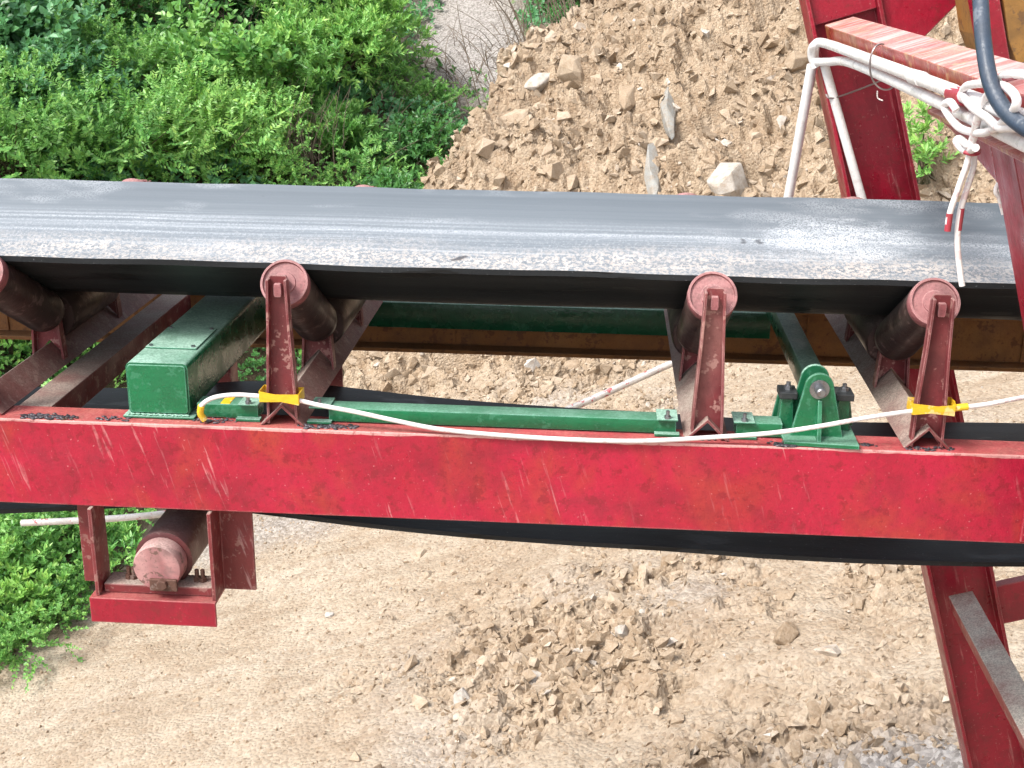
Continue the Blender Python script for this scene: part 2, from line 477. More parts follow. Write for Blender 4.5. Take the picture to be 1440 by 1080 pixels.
def ground_mat():
    mt, n, bs, out = new_mat('dry_dirt_and_gravel')
    b = NB(n)
    v = b.wcoord()
    at = n.nodes.new('ShaderNodeAttribute')
    at.attribute_name = 'zone'
    sp = n.nodes.new('ShaderNodeSeparateColor')
    n.links.new(at.outputs['Color'], sp.inputs[0])
    rub, veg, gry = sp.outputs[0], sp.outputs[1], sp.outputs[2]
    big = b.noise(v, 0.9, 5, 0.6)
    mid = b.noise(v, 5, 6, 0.7)
    tr = n.nodes.new('ShaderNodeMapping')
    tr.inputs['Rotation'].default_value = (0, 0, math.radians(-14))
    tr.inputs['Scale'].default_value = (0.6, 2.0, 1.0)
    n.links.new(v, tr.inputs['Vector'])
    track = b.noise(tr.outputs[0], 1.3, 3, 0.72, 0.8)
    c = b.mix(b.ramp(big, (0.35, 0.0), (0.65, 1.0)), (0.33, 0.255, 0.18), (0.41, 0.345, 0.265))
    c = b.mix(b.math('MULTIPLY', b.ramp(track, (0.42, 0.0), (0.66, 1.0)), 0.6), c, (0.46, 0.40, 0.325))
    c = b.mix(b.math('MULTIPLY', b.ramp(track, (0.32, 1.0), (0.48, 0.0)), 0.4), c, (0.26, 0.20, 0.145))
    c = b.mix(b.math('MULTIPLY', b.ramp(mid, (0.48, 0.0), (0.66, 1.0)), 0.5), c, (0.27, 0.205, 0.145))
    brown = b.mix(b.ramp(b.noise(v, 3.5, 5, 0.7), (0.35, 0.0), (0.65, 1.0)), (0.28, 0.20, 0.13), (0.41, 0.325, 0.235))
    c = b.mix(b.math('MULTIPLY', rub, 0.9), c, brown)
    # clods and pebbles by cell
    cell = b.vor(v, 42, 'F1', 'Color')
    sc = n.nodes.new('ShaderNodeSeparateColor')
    n.links.new(cell, sc.inputs[0])
    c = b.mix(b.math('MULTIPLY', b.ramp(sc.outputs[0], (0.5, 0.0), (1.0, 1.0)), 0.28), c, (0.52, 0.44, 0.35))
    c = b.mix(b.math('MULTIPLY', b.ramp(sc.outputs[1], (0.6, 0.0), (1.0, 1.0)), 0.45), c, (0.20, 0.135, 0.085))
    gr = b.mix(b.ramp(sc.outputs[0], (0.2, 0.0), (0.8, 1.0)), (0.20, 0.19, 0.185), (0.40, 0.385, 0.375))
    c = b.mix(b.math('MULTIPLY', gry, 0.85), c, gr)
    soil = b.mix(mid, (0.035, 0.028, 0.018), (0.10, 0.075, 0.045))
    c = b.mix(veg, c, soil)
    n.links.new(c, bs.inputs['Base Color'])
    bs.inputs['Roughness'].default_value = 0.95
    bs.inputs['Specular IOR Level'].default_value = 0.15
    d1 = b.ramp(b.vor(v, 42), (0.0, 1.0), (0.75, 0.0))
    h = b.mix(0.4, d1, b.noise(v, 75, 3, 0.75))
    b.bump(bs, h, 0.7, 0.024)
    return mt


M['ground'] = ground_mat()


def stone_mat(name, c0, c1, c2):
    mt, n, bs, out = new_mat(name)
    b = NB(n)
    g = n.nodes.new('ShaderNodeNewGeometry')
    oi = n.nodes.new('ShaderNodeObjectInfo')
    r = b.math('FRACT', b.math('ADD', g.outputs['Random Per Island'], oi.outputs['Random']))
    c = b.ramp(r, (0.0, c0), (0.5, c1), (0.96, c2), (1.0, (0.60, 0.57, 0.53)))
    v = b.wcoord()
    c = b.mix(b.math('MULTIPLY', b.ramp(b.noise(v, 14, 6, 0.7), (0.4, 0.0), (0.7, 1.0)), 0.6), c, (0.24, 0.165, 0.10))
    c = b.mix(b.math('MULTIPLY', b.ramp(b.noise(v, 70, 4, 0.7), (0.45, 0.0), (0.7, 1.0)), 0.35), c, (0.55, 0.47, 0.38))
    n.links.new(c, bs.inputs['Base Color'])
    bs.inputs['Roughness'].default_value = 0.9
    bs.inputs['Specular IOR Level'].default_value = 0.2
    b.bump(bs, b.noise(v, 55, 6, 0.75), 0.7, 0.012)
    return mt


M['clod'] = stone_mat('tan_clod', (0.28, 0.205, 0.135), (0.36, 0.28, 0.20), (0.44, 0.36, 0.275))
M['grey_stone'] = stone_mat('pale_grey_limestone', (0.40, 0.37, 0.33), (0.46, 0.43, 0.39), (0.52, 0.50, 0.47))


M['slate'] = stone_mat('weathered_grey_slab', (0.25, 0.26, 0.25), (0.30, 0.31, 0.30), (0.36, 0.37, 0.36))


def leaf_mat(name, cols, trans=0.3, rough=0.38):
    mt, n, bs, out = new_mat(name)
    b = NB(n)
    g = n.nodes.new('ShaderNodeNewGeometry')
    k = len(cols)
    c = b.ramp(g.outputs['Random Per Island'], *[(i / (k - 1), cols[i]) for i in range(k)])
    big = b.ramp(b.noise(b.wcoord(), 1.6, 3), (0.35, 0.0), (0.65, 1.0))
    c = b.mix(b.math('MULTIPLY', big, 0.35), c, cols[-1])
    n.links.new(c, bs.inputs['Base Color'])
    bs.inputs['Roughness'].default_value = rough
    bs.inputs['Specular IOR Level'].default_value = 0.45
    tr = n.nodes.new('ShaderNodeBsdfTranslucent')
    n.links.new(b.mix(0.5, c, (0.22, 0.40, 0.06)), tr.inputs['Color'])
    mx = n.nodes.new('ShaderNodeMixShader')
    mx.inputs[0].default_value = trans
    n.links.new(bs.outputs[0], mx.inputs[1])
    n.links.new(tr.outputs[0], mx.inputs[2])
    n.links.new(mx.outputs[0], out.inputs['Surface'])
    return mt


M['leaf_cool'] = leaf_mat('cool_green_leaf', [(0.04, 0.15, 0.06), (0.10, 0.29, 0.13), (0.18, 0.42, 0.23), (0.15, 0.38, 0.13)])
M['leaf_mid'] = leaf_mat('mid_green_leaf', [(0.05, 0.18, 0.04), (0.11, 0.33, 0.07), (0.20, 0.46, 0.13), (0.29, 0.52, 0.12)])
M['leaf_bright'] = leaf_mat('bright_yellow_green_leaf', [(0.09, 0.28, 0.05), (0.18, 0.45, 0.10), (0.30, 0.60, 0.18), (0.40, 0.62, 0.14)])
M['leaf_dark'] = leaf_mat('deep_green_leaf', [(0.025, 0.09, 0.03), (0.06, 0.19, 0.05), (0.10, 0.29, 0.09), (0.09, 0.25, 0.06)])
M['stem'] = paint('green_brown_stem', (0.09, 0.085, 0.04), (0.13, 0.095, 0.06), chip=(0.05, 0.04, 0.03), chip_amt=0.4, rough=0.7)
M['dry'] = paint('dry_stalk', (0.20, 0.155, 0.115), (0.13, 0.095, 0.07), chip=(0.30, 0.26, 0.22), chip_amt=0.5, rough=0.8)


# ------------------------------------------------------------------ mesh building
def catmull(pts, sub=6):
    p = [Vector(q) for q in pts]
    if len(p) < 3 or sub <= 1:
        return p
    out = []
    for i in range(len(p) - 1):
        p0, p1, p2, p3 = p[max(i - 1, 0)], p[i], p[i + 1], p[min(i + 2, len(p) - 1)]
        for k in range(sub):
            t = k / sub
            out.append(0.5 * ((2 * p1) + (p2 - p0) * t + (2 * p0 - 5 * p1 + 4 * p2 - p3) * t * t + (3 * p1 - p0 - 3 * p2 + p3) * t ** 3))
    out.append(p[-1])
    return out


class MB:
    def __init__(s):
        s.v, s.f = [], []

    def add(s, vs, fs):
        o = len(s.v)
        s.v += [tuple(q) for q in vs]
        s.f += [tuple(i + o for i in f) for f in fs]
        return s

    def box(s, x0, x1, y0, y1, z0, z1):
        vs = [(x, y, z) for z in (z0, z1) for y in (y0, y1) for x in (x0, x1)]
        return s.add(vs, [(0, 2, 3, 1), (4, 5, 7, 6), (0, 1, 5, 4), (2, 6, 7, 3), (0, 4, 6, 2), (1, 3, 7, 5)])

    def prism(s, outline, axis, a0, a1):
        """outline of 2D points extruded along axis; axis X: (y,z), Y: (x,z), Z: (x,y)"""
        n = len(outline)

        def P(u, w, a):
            return {'X': (a, u, w), 'Y': (u, a, w), 'Z': (u, w, a)}[axis]
        vs = [P(u, w, a0) for u, w in outline] + [P(u, w, a1) for u, w in outline]
        fs = [tuple(range(n))[::-1], tuple(range(n, 2 * n))]
        fs += [(i, (i + 1) % n, n + (i + 1) % n, n + i) for i in range(n)]
        return s.add(vs, fs)

    def lathe(s, p0, p1, prof, n=28):
        """profile of (radius, distance along p0->p1)"""
        p0, p1 = Vector(p0), Vector(p1)
        d = (p1 - p0).normalized()
        u = d.orthogonal().normalized()
        w = d.cross(u)
        vs, fs = [], []
        for r, t in prof:
            for k in range(n):
                a = 2 * math.pi * k / n
                vs.append(p0 + d * t + (u * math.cos(a) + w * math.sin(a)) * r)
        for j in range(len(prof) - 1):
            for k in range(n):
                k2 = (k + 1) % n
                fs.append((j * n + k, j * n + k2, (j + 1) * n + k2, (j + 1) * n + k))
        fs.append(tuple(range(n))[::-1])
        fs.append(tuple((len(prof) - 1) * n + k for k in range(n)))
        return s.add(vs, fs)

    def cyl(s, p0, p1, r, n=20):
        L = (Vector(p1) - Vector(p0)).length
        return s.lathe(p0, p1, [(r, 0), (r, L)], n)

    def tube(s, pts, r, n=10, sub=6, taper=None):
        p = catmull(pts, sub)
        vs, fs = [], []
        u = None
        for i, q in enumerate(p):
            d = (p[min(i + 1, len(p) - 1)] - p[max(i - 1, 0)]).normalized()
            u = d.orthogonal().normalized() if u is None else (u - d * u.dot(d)).normalized()
            w = d.cross(u)
            rr = r if taper is None else r + (taper - r) * i / (len(p) - 1)
            for k in range(n):
                a = 2 * math.pi * k / n
                vs.append(q + (u * math.cos(a) + w * math.sin(a)) * rr)
        for j in range(len(p) - 1):
            for k in range(n):
                k2 = (k + 1) % n
                fs.append((j * n + k, j * n + k2, (j + 1) * n + k2, (j + 1) * n + k))
        fs.append(tuple(range(n))[::-1])
        fs.append(tuple((len(p) - 1) * n + k for k in range(n)))
        return s.add(vs, fs)

    def hexa(s, p0, p1, r):
        return s.cyl(p0, p1, r, 6)

    def lump(s, c, r, seed, sq=(1, 1, 1)):
        """rough blob of weld metal"""
        rnd = random.Random(seed)
        n, m_ = 8, 5
        vs, fs = [], []
        for j in range(m_ + 1):
            th = math.pi * j / m_
            for k in range(n):
                a = 2 * math.pi * k / n
                rr = r * rnd.uniform(0.7, 1.2)
                vs.append((c[0] + rr * sq[0] * math.sin(th) * math.cos(a), c[1] + rr * sq[1] * math.sin(th) * math.sin(a), c[2] + rr * sq[2] * math.cos(th)))
        for j in range(m_):
            for k in range(n):
                k2 = (k + 1) % n
                fs.append((j * n + k, (j + 1) * n + k, (j + 1) * n + k2, j * n + k2))
        return s.add(vs, fs)


BASE = {}


def make(name, mb, mat, parent=None, base=(0, 0, 0), frame='c', bevel=0.0, smooth=None):
    """link one mesh; with no parent it is a top-level thing whose origin is `base` in its frame"""
    me = bpy.data.meshes.new(name)
    b = Vector(BASE[parent.name] if parent else base)
    me.from_pydata([tuple(Vector(q) - b) for q in mb.v], [], mb.f)
    me.update()
    import bmesh
    bm = bmesh.new()
    bm.from_mesh(me)
    bmesh.ops.recalc_face_normals(bm, faces=bm.faces)
    bm.to_mesh(me)
    bm.free()
    o = bpy.data.objects.new(name, me)
    COL.objects.link(o)
    me.materials.append(M[mat])
    if parent:
        o.parent = parent
        BASE[o.name] = tuple(b)
    else:
        place(o, base, frame)
    if smooth is not None:
        me.polygons.foreach_set('use_smooth', [True] * len(me.polygons))
        me.set_sharp_from_angle(angle=math.radians(smooth))
    if bevel:
        md = o.modifiers.new('bevel', 'BEVEL')
        md.width = bevel
        md.segments = 2
        md.limit_method = 'ANGLE'
        md.angle_limit = math.radians(40)
    return o


def place(o, base, frame):
    b = Vector(base)
    BASE[o.name] = tuple(b)
    if frame == 'c':
        o.rotation_euler = (0, PHI, 0)
        o.location = RC @ b
    else:
        o.location = b


def tag(o, label, cat, group=None):
    o['label'] = label
    o['category'] = cat
    if group:
        o['group'] = group
    return o


def thing(name, label, cat, base=(0, 0, 0), frame='c', group=None):
    o = bpy.data.objects.new(name, None)
    COL.objects.link(o)
    o.empty_display_size = 0.1
    place(o, base, frame)
    return tag(o, label, cat, group)


def copy_tree(o, parent=None):
    c = o.copy()
    COL.objects.link(c)
    c.parent = parent
    for ch in list(o.children):
        copy_tree(ch, c)
    return c


def mesh_arrays(name, verts, quads=None, tris=None):
    me = bpy.data.meshes.new(name)
    me.vertices.add(len(verts))
    me.vertices.foreach_set('co', np.asarray(verts, dtype=np.float32).ravel())
    idx, starts, tot = [], [], 0
    if quads is not None and len(quads):
        idx.append(np.asarray(quads, dtype=np.int32).ravel())
        starts.append(np.arange(len(quads), dtype=np.int32) * 4)
        tot = len(quads) * 4
    if tris is not None and len(tris):
        idx.append(np.asarray(tris, dtype=np.int32).ravel())
        starts.append(tot + np.arange(len(tris), dtype=np.int32) * 3)
    idx, starts = np.concatenate(idx), np.concatenate(starts)
    me.loops.add(len(idx))
    me.loops.foreach_set('vertex_index', idx)
    me.polygons.add(len(starts))
    me.polygons.foreach_set('loop_start', starts)
    me.update(calc_edges=True)
    me.shade_flat()
    return me


# ------------------------------------------------------------------ ground
def axis(lo, hi, step, out_lo, out_hi):
    a = list(np.arange(lo, hi + 1e-6, step))
    s, x = step, lo
    left = []
    while x > out_lo:
        s *= 1.25
        x -= s
        left.append(x)
    s, x = step, a[-1]
    rt = []
    while x < out_hi:
        s *= 1.25
        x += s
        rt.append(x)
    return np.array(left[::-1] + a + rt)


gx = axis(-6.0, 4.6, 0.03, -250, 250)
gy = axis(1.6, 14.4, 0.03, -250, 300)
GX, GY = np.meshgrid(gx, gy)
fx, fy = GX.ravel(), GY.ravel()
GZ = height(fx, fy)
nx, ny = len(gx), len(gy)
ii = (np.arange(ny - 1)[:, None] * nx + np.arange(nx - 1)[None, :]).ravel()
me = mesh_arrays('ground', np.stack([fx, fy, GZ], 1), np.stack([ii, ii + 1, ii + nx + 1, ii + nx], 1))
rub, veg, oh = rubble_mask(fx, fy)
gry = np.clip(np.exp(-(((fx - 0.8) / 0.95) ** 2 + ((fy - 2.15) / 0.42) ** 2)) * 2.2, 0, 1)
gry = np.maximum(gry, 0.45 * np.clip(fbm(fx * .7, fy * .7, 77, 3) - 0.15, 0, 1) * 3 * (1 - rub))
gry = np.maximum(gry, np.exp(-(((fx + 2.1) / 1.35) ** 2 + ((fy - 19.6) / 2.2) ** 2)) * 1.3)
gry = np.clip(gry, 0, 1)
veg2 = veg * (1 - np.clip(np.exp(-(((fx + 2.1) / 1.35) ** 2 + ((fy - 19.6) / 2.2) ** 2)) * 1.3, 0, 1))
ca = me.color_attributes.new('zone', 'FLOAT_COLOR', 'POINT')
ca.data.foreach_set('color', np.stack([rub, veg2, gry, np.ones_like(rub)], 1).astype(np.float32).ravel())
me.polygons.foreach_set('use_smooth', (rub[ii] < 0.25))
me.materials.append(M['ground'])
ground = bpy.data.objects.new('ground', me)
COL.objects.link(ground)
ground['kind'] = 'structure'


def zat(x, y):
    return float(height(np.array([float(x)]), np.array([float(y)]))[0])


# ------------------------------------------------------------------ conveyor beams
def channel_x(x0, x1, y0, y1, z0, z1, web, fl, side):
    """C section along X; side -1: web at y0, flanges to y1; +1: web at y1"""
    if side < 0:
        o = [(y0, z0), (y1, z0), (y1, z0 + fl), (y0 + web, z0 + fl), (y0 + web, z1 - fl), (y1, z1 - fl), (y1, z1), (y0, z1)]
    else:
        o = [(y1, z0), (y1, z1), (y0, z1), (y0, z1 - fl), (y1 - web, z1 - fl), (y1 - web, z0 + fl), (y0, z0 + fl), (y0, z0)]
    return MB().prism(o, 'X', x0, x1)


t = thing('steel_beam', 'long bright red steel channel beam running across in front below the belt', 'beam', (-0.3, 0, -0.18))
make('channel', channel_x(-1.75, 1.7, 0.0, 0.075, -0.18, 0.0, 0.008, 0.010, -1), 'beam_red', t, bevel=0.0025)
make('splice_plate', MB().box(0.915, 1.25, -0.010, -0.0005, -0.172, -0.045), 'post_red', t, bevel=0.002)
spots = [(-0.985, .012, 1), (-0.93, .014, 1), (-0.96, .02, .8), (-0.83, .02, .7), (-0.655, .022, .8), (-0.62, .03, .6), (-0.43, .012, .9), (-0.40, .014, 1), (-0.37, .016, .8),
         (0.475, .004, 1.1), (0.462, .012, .8), (0.285, .02, .7), (0.60, .02, .8), (0.715, .012, .6), (0.755, .016, .6)]
for i, (x, y, s) in enumerate(spots):
    w = MB()
    rr = random.Random(i)
    for k in range(26):
        w.lump((x + rr.gauss(0, .015), max(0.003, y + rr.gauss(0, .006)), 0.0006 + rr.uniform(0, .0015)), rr.uniform(.0015, .0052) * s, i * 40 + k, (1.5, 1, .55))
    make('weld_bead', w, 'weld', t, smooth=60)

t = thing('rear_steel_beam', 'orange-brown steel channel beam in shadow on the far side of the belt', 'beam', (-0.3, 1.04, -0.155))
make('channel', channel_x(-1.95, 1.9, 0.982, 1.042, -0.150, -0.004, 0.008, 0.011, 1), 'orange', t, bevel=0.002)
for x in (-1.52, -0.28, 0.30, 0.66, 1.22):
    make('weld_bead', MB().box(x, x + 0.006, 1.029, 1.034, -0.138, -0.016), 'orange', t)

# dusty channel between the two beams, left of the green box beam
t = thing('cross_member', 'dust-covered brown steel cross member between the beams left of the green box', 'beam', (-1.01, 0.5, -0.06))
make('channel', MB().prism([(-1.046, -0.055), (-1.046, -0.001), (-0.978, -0.001), (-0.978, -0.055), (-0.984, -0.055), (-0.984, -0.008), (-1.040, -0.008), (-1.040, -0.055)], 'Y', 0.078, 0.98), 'dull_red', t, bevel=0.002)


# ------------------------------------------------------------------ belt
YC = 0.515


def belt_profile():
    """(y, z) of the carrying surface from near to far edge, smoothed trough"""
    raw = [(0.112, 0.2975), (0.20, 0.252), (0.28, 0.207), (0.335, 0.181), (0.39, 0.169), (0.45, 0.166), (0.58, 0.166), (0.64, 0.170), (0.695, 0.184), (0.75, 0.211), (0.83, 0.261), (0.90, 0.307)]
    return [(q.y, q.z) for q in catmull([(0, a, b) for a, b in raw], 4)]


def strand(prof, xs, zfun, th):
    n = len(prof)
    top, bot = MB(), MB()
    vt = [(x, y, z + zfun(x, y)) for x in xs for y, z in prof]
    vb = [(x, y, z - th + zfun(x, y)) for x in xs for y, z in prof]
    q = [(i * n + j, (i + 1) * n + j, (i + 1) * n + j + 1, i * n + j + 1) for i in range(len(xs) - 1) for j in range(n - 1)]
    N = len(vt)
    ft = list(q)
    fb = [tuple(N + k for k in f[::-1]) for f in q]
    for i in range(len(xs) - 1):
        a, b = i * n, (i + 1) * n
        fb.append((a, N + a, N + b, b))
        a, b = i * n + n - 1, (i + 1) * n + n - 1
        fb.append((a, b, N + b, N + a))
    for i in (0, len(xs) - 1):
        for j in range(n - 1):
            fb.append((i * n + j, i * n + j + 1, N + i * n + j + 1, N + i * n + j))
    return vt + vb, ft, fb


def belt_mesh(name, prof, zfun, th, top_mat, bot_mat, parent):
    xs = list(np.linspace(-2.05, 2.0, 120))
    vs, ft, fb = strand(prof, xs, zfun, th)
    b = Vector(BASE[parent.name])
    me = bpy.data.meshes.new(name)
    me.from_pydata([tuple(Vector(q) - b) for q in vs], [], ft + fb)
    me.materials.append(M[top_mat])
    me.materials.append(M[bot_mat])
    me.polygons.foreach_set('material_index', [0] * len(ft) + [1] * len(fb))
    me.polygons.foreach_set('use_smooth', [True] * (len(ft) + len(fb)))
    me.update()
    me.set_sharp_from_angle(angle=math.radians(40))
    o = bpy.data.objects.new(name, me)
    COL.objects.link(o)
    o.parent = parent
    BASE[o.name] = tuple(b)
    return o


IDX = [-1.092, -0.494, 0.319, 0.728]
t = thing('conveyor_belt', 'black rubber conveyor belt, dusty grey on its troughed upper run', 'conveyor belt', (0, 0, 0))


def carry_z(x, y):
    e = max(0.0, abs(y - YC) / 0.39) ** 3
    s = 0.0
    for a, b in zip([-1.9] + IDX, IDX + [1.6]):
        if a <= x < b:
            s = math.sin(math.pi * (x - a) / (b - a)) * (b - a)
    return -0.004 * s * (1 - 0.85 * e) + 0.0009 * math.sin(9 * x + 1.3) * e + 0.0006 * math.sin(23 * x) * e


def ret_z(x, y):
    k = [(-2.1, -0.300), (-1.2, -0.268), (-0.85, -0.239), (-0.757, -0.2365), (-0.66, -0.240), (-0.4, -0.258), (0.1, -0.285), (0.45, -0.293), (0.9, -0.291), (2.1, -0.26)]
    z = float(np.interp(x, [a for a, _ in k], [b for _, b in k]))
    near = max(0.0, (YC - y) / 0.4)
    return z + 0.003 * math.sin(7 * x) - 0.004 * near * min(1, max(0, (x + 0.7) / 0.6))


rp = [(y, 0.0) for y in np.linspace(0.15, 0.955, 18)]
belt_mesh('carrying_run', belt_profile(), carry_z, 0.011, 'belt_top', 'belt_under', t)
ret = belt_mesh('return_run', rp, ret_z, 0.010, 'belt_under', 'belt_under', t)
mk = MB()
for a, b in (((-0.245, .30), (-0.20, .36)), ((-0.235, .35), (-0.205, .31)), ((-0.265, .29), (-0.235, .30)), ((-0.19, .37), (-0.165, .36)), ((-0.23, .295), (0.02, .29))):
    z = lambda x, y: ret_z(x, y) + 0.0012
    d = Vector((b[0] - a[0], b[1] - a[1], 0)).normalized().orthogonal() * 0
    nrm = Vector((-(b[1] - a[1]), b[0] - a[0], 0)).normalized() * (0.0022 if b[0] < 0 else 0.0010)
    q = [Vector((a[0], a[1], z(*a))) + nrm, Vector((b[0], b[1], z(*b))) + nrm, Vector((b[0], b[1], z(*b))) - nrm, Vector((a[0], a[1], z(*a))) - nrm]
    mk.add(q, [(0, 1, 2, 3)])
make('chalk_mark', mk, 'pvc', ret)


# ------------------------------------------------------------------ idlers
def make_idler(x0):
    t = thing('idler', '', 'idler', (x0, YC, 0.0))

    def MX(lst):
        return [(x0 + a, b) for a, b in lst]
    make('cross_angle', MB().prism(MX([(-.043, .0015), (0, .0445), (.043, .0015), (.036, .0015), (0, .0370), (-.036, .0015)]), 'Y', 0.0125, 2 * YC - 0.0125), 'dull_red', t, bevel=0.0012)
    a30 = math.radians(30)
    for sgn in (-1, 1):
        def Y(y):
            return y if sgn < 0 else 2 * YC - y
        plate = [(-.030, .003), (-.029, .06), (-.0245, .15), (-.0225, .19), (-.0195, .283), (-.015, .293), (.015, .293), (.0195, .283), (.0225, .19), (.0245, .15), (.029, .06), (.030, .003), (.027, .003), (0.0, .038), (-.027, .003)]
        br = make('bracket', MB().prism(MX(plate), 'Y', Y(.0335), Y(.0395)), 'bracket_red', t, bevel=0.001)
        for s in (-1, 1):
            edge = [(.030, .003), (.029, .06), (.0245, .15), (.0225, .19), (.0195, .288)]
            ol = [(s * a, b) for a, b in edge] + [(s * (a - .005), b) for a, b in edge[::-1]]
            make('flange', MB().prism(MX(ol), 'Y', Y(.016), Y(.0332)), 'bracket_red', br, bevel=0.001)
        O = Vector((x0, Y(.080), .267))
        d = Vector((0, math.cos(a30) * (1 if sgn < 0 else -1), -math.sin(a30)))
        # flattened shaft end seen in the bracket slot
        make('shaft_end', MB().prism([(x0 - .006, .253), (x0 + .006, .253), (x0 + .0075, .258), (x0 + .0075, .273), (x0 + .006, .279), (x0 - .006, .279), (x0 - .0075, .273), (x0 - .0075, .258)], 'Y', Y(.024), Y(.036)), 'cap_pink', br, bevel=0.0015)
        ro = make('roller', MB().lathe(O, O + d, [(.040, .012), (.0463, .010), (.0463, .276), (.0470, .278), (.0470, .286), (.045, .290), (.045, .300), (.03, .303), (.012, .306), (.012, .325)], 36), 'roller', t, smooth=35)
        make('end_cap', MB().lathe(O - d * .035, O + d, [(.010, .0), (.010, .034), (.021, .0345), (.0225, .0375), (.0405, .0385), (.0420, .033), (.0458, .033), (.0470, .036), (.0470, .056), (.0464, .057)], 36), 'cap_pink', ro, smooth=35)
        I = O + d * .31
        make('inner_bracket', MB().prism(MX([(-.031, .016), (-.024, .118), (.024, .118), (.031, .016), (0, .050)]), 'Y', Y(.352), Y(.358)).prism(MX([(-.031, .010), (-.024, .118), (-.029, .118), (-.036, .010)]), 'Y', Y(.335), Y(.358)).prism(MX([(.031, .010), (.024, .118), (.029, .118), (.036, .010)]), 'Y', Y(.335), Y(.358)), 'bracket_red', t, bevel=0.001)
    make('roller', MB().lathe((x0, .372, .1), (x0, .66, .1), [(.012, -.012), (.012, 0), (.050, .002), (.0535, .008), (.0535, .278), (.050, .284), (.012, .286), (.012, .298)], 32), 'roller', t, smooth=35)
    return t


idl = make_idler(IDX[0])
labels = ['roller idler set at the left edge of the picture, left of the green box beam',
          'roller idler set just right of the green box beam, its bracket tied with yellow tape',
          'roller idler set standing between the long green rail and the green hinge bracket',
          'rightmost roller idler set, nearest the red post, bracket tied with yellow tape']
for i, x in enumerate(IDX):
    o = idl if i == 0 else copy_tree(idl)
    o.location = RC @ Vector((x, YC, 0.0 + (0.002 if i == 0 else 0)))
    o['label'] = labels[i]
    o['group'] = 'troughing idlers carrying the belt'

# ------------------------------------------------------------------ green weighing frame
def rrect(x0, x1, z0, z1, r, k=4):
    out = []
    for cx, cz, a0 in ((x1 - r, z1 - r, 0), (x0 + r, z1 - r, 90), (x0 + r, z0 + r, 180), (x1 - r, z0 + r, 270)):
        for i in range(k + 1):
            a = math.radians(a0 + 90 * i / k)
            out.append((cx + r * math.cos(a), cz + r * math.sin(a)))
    return out


t = thing('box_beam', 'big green box-section beam crossing under the belt at left, square end facing out', 'beam', (-0.74, 0.5, 0))
make('tube', MB().prism(rrect(-0.802, -0.680, 0.007, 0.112, 0.010), 'Y', 0.034, 1.0), 'green', t, smooth=30)
make('end_plate', MB().prism(rrect(-0.7985, -0.6835, 0.011, 0.1085, 0.007), 'Y', 0.0305, 0.036), 'green_bright', t, bevel=0.001)
make('base_plate', MB().box(-0.812, -0.670, 0.024, 0.075, 0.0012, 0.0065), 'green', t, bevel=0.002)
cp = make('cover_plate', MB().box(-0.794, -0.690, 0.125, 0.270, 0.1125, 0.1155), 'green', t, bevel=0.001)
for x in (-0.785, -0.699):
    for y in (0.135, 0.260):
        make('screw', MB().cyl((x, y, 0.115), (x, y, 0.1185), 0.004, 10), 'steel', cp)
w = MB()
for k in range(40):
    w.lump((-0.80 + k * 0.003, 0.0285 + 0.001 * math.sin(k * 1.7), 0.0078), 0.0032, 500 + k, (1.2, 1, .7))
make('weld_seam', w, 'green', t, smooth=60)

t = thing('weigh_frame', 'green rail frame along the near and far beams beneath the belt', 'rail', (-0.1, 0.5, 0))
for a, b in ((-0.668, -0.548), (-0.408, 0.262), (0.376, 0.462)):
    make('side_rail', MB().prism(rrect(0.040, 0.084, 0.0025, 0.0305, 0.0025, 2), 'X', a, b), 'green_bright', t, smooth=30)
for a, b in ((-0.66, -0.575), (-0.49, 0.30), (0.34, 0.55)):
    make('side_rail', MB().prism(rrect(0.928, 0.978, -0.066, 0.003, 0.004, 2), 'X', a, b), 'green', t, smooth=30)  # darker green than the near rails: shade under the belt put into colour
for x in (-0.565, -0.425, 0.245, 0.390):
    make('clamp_plate', MB().box(x - .020, x + .020, 0.030, 0.090, 0.0312, 0.0345), 'green', t, bevel=0.001)
    make('clamp_plate', MB().box(x - .024, x + .024, 0.026, 0.0425, 0.0012, 0.0065), 'green', t, bevel=0.001)
    bo = MB().hexa((x, 0.037, 0.0345), (x, 0.037, 0.040), 0.0065).cyl((x, 0.037, 0.040), (x, 0.037, 0.050), 0.0036, 10)
    make('bolt', bo, 'steel', t)
make('cross_tube', MB().prism(rrect(0.532, 0.578, 0.008, 0.060, 0.005, 2), 'Y', 0.105, 1.0), 'green', t, smooth=30)

t = thing('yellow_tape', 'strip of yellow tape around the green rail beside the green box', 'tape', (-0.612, 0.06, 0.0))
make('band', MB().prism([(0.0425, 0.0015), (0.0855, 0.0015), (0.0855, 0.0318), (0.0425, 0.0318)], 'X', -0.623, -0.603), 'tape', t, bevel=0.002)

# hinge bracket
t = thing('hinge_bracket', 'bright green hinge bracket with pin and bolts on the red beam at right', 'bracket', (0.53, 0.05, 0))
make('base_plate', MB().prism([(0.462, 0.004), (0.600, -0.006), (0.602, 0.115), (0.462, 0.115)], 'Z', 0.0012, 0.0095), 'green_bright', t, bevel=0.0015)


def lug(y0, y1, w0, w1, top, cx):
    o = [(cx - w0, 0.0085), (cx + w1, 0.0085)]
    for i in range(9):
        a = math.radians(20 + 140 * i / 8)
        o.append((cx + 0.027 * math.cos(a), top - 0.027 + 0.027 * math.sin(a)))
    return MB().prism(o, 'Y', y0, y1)


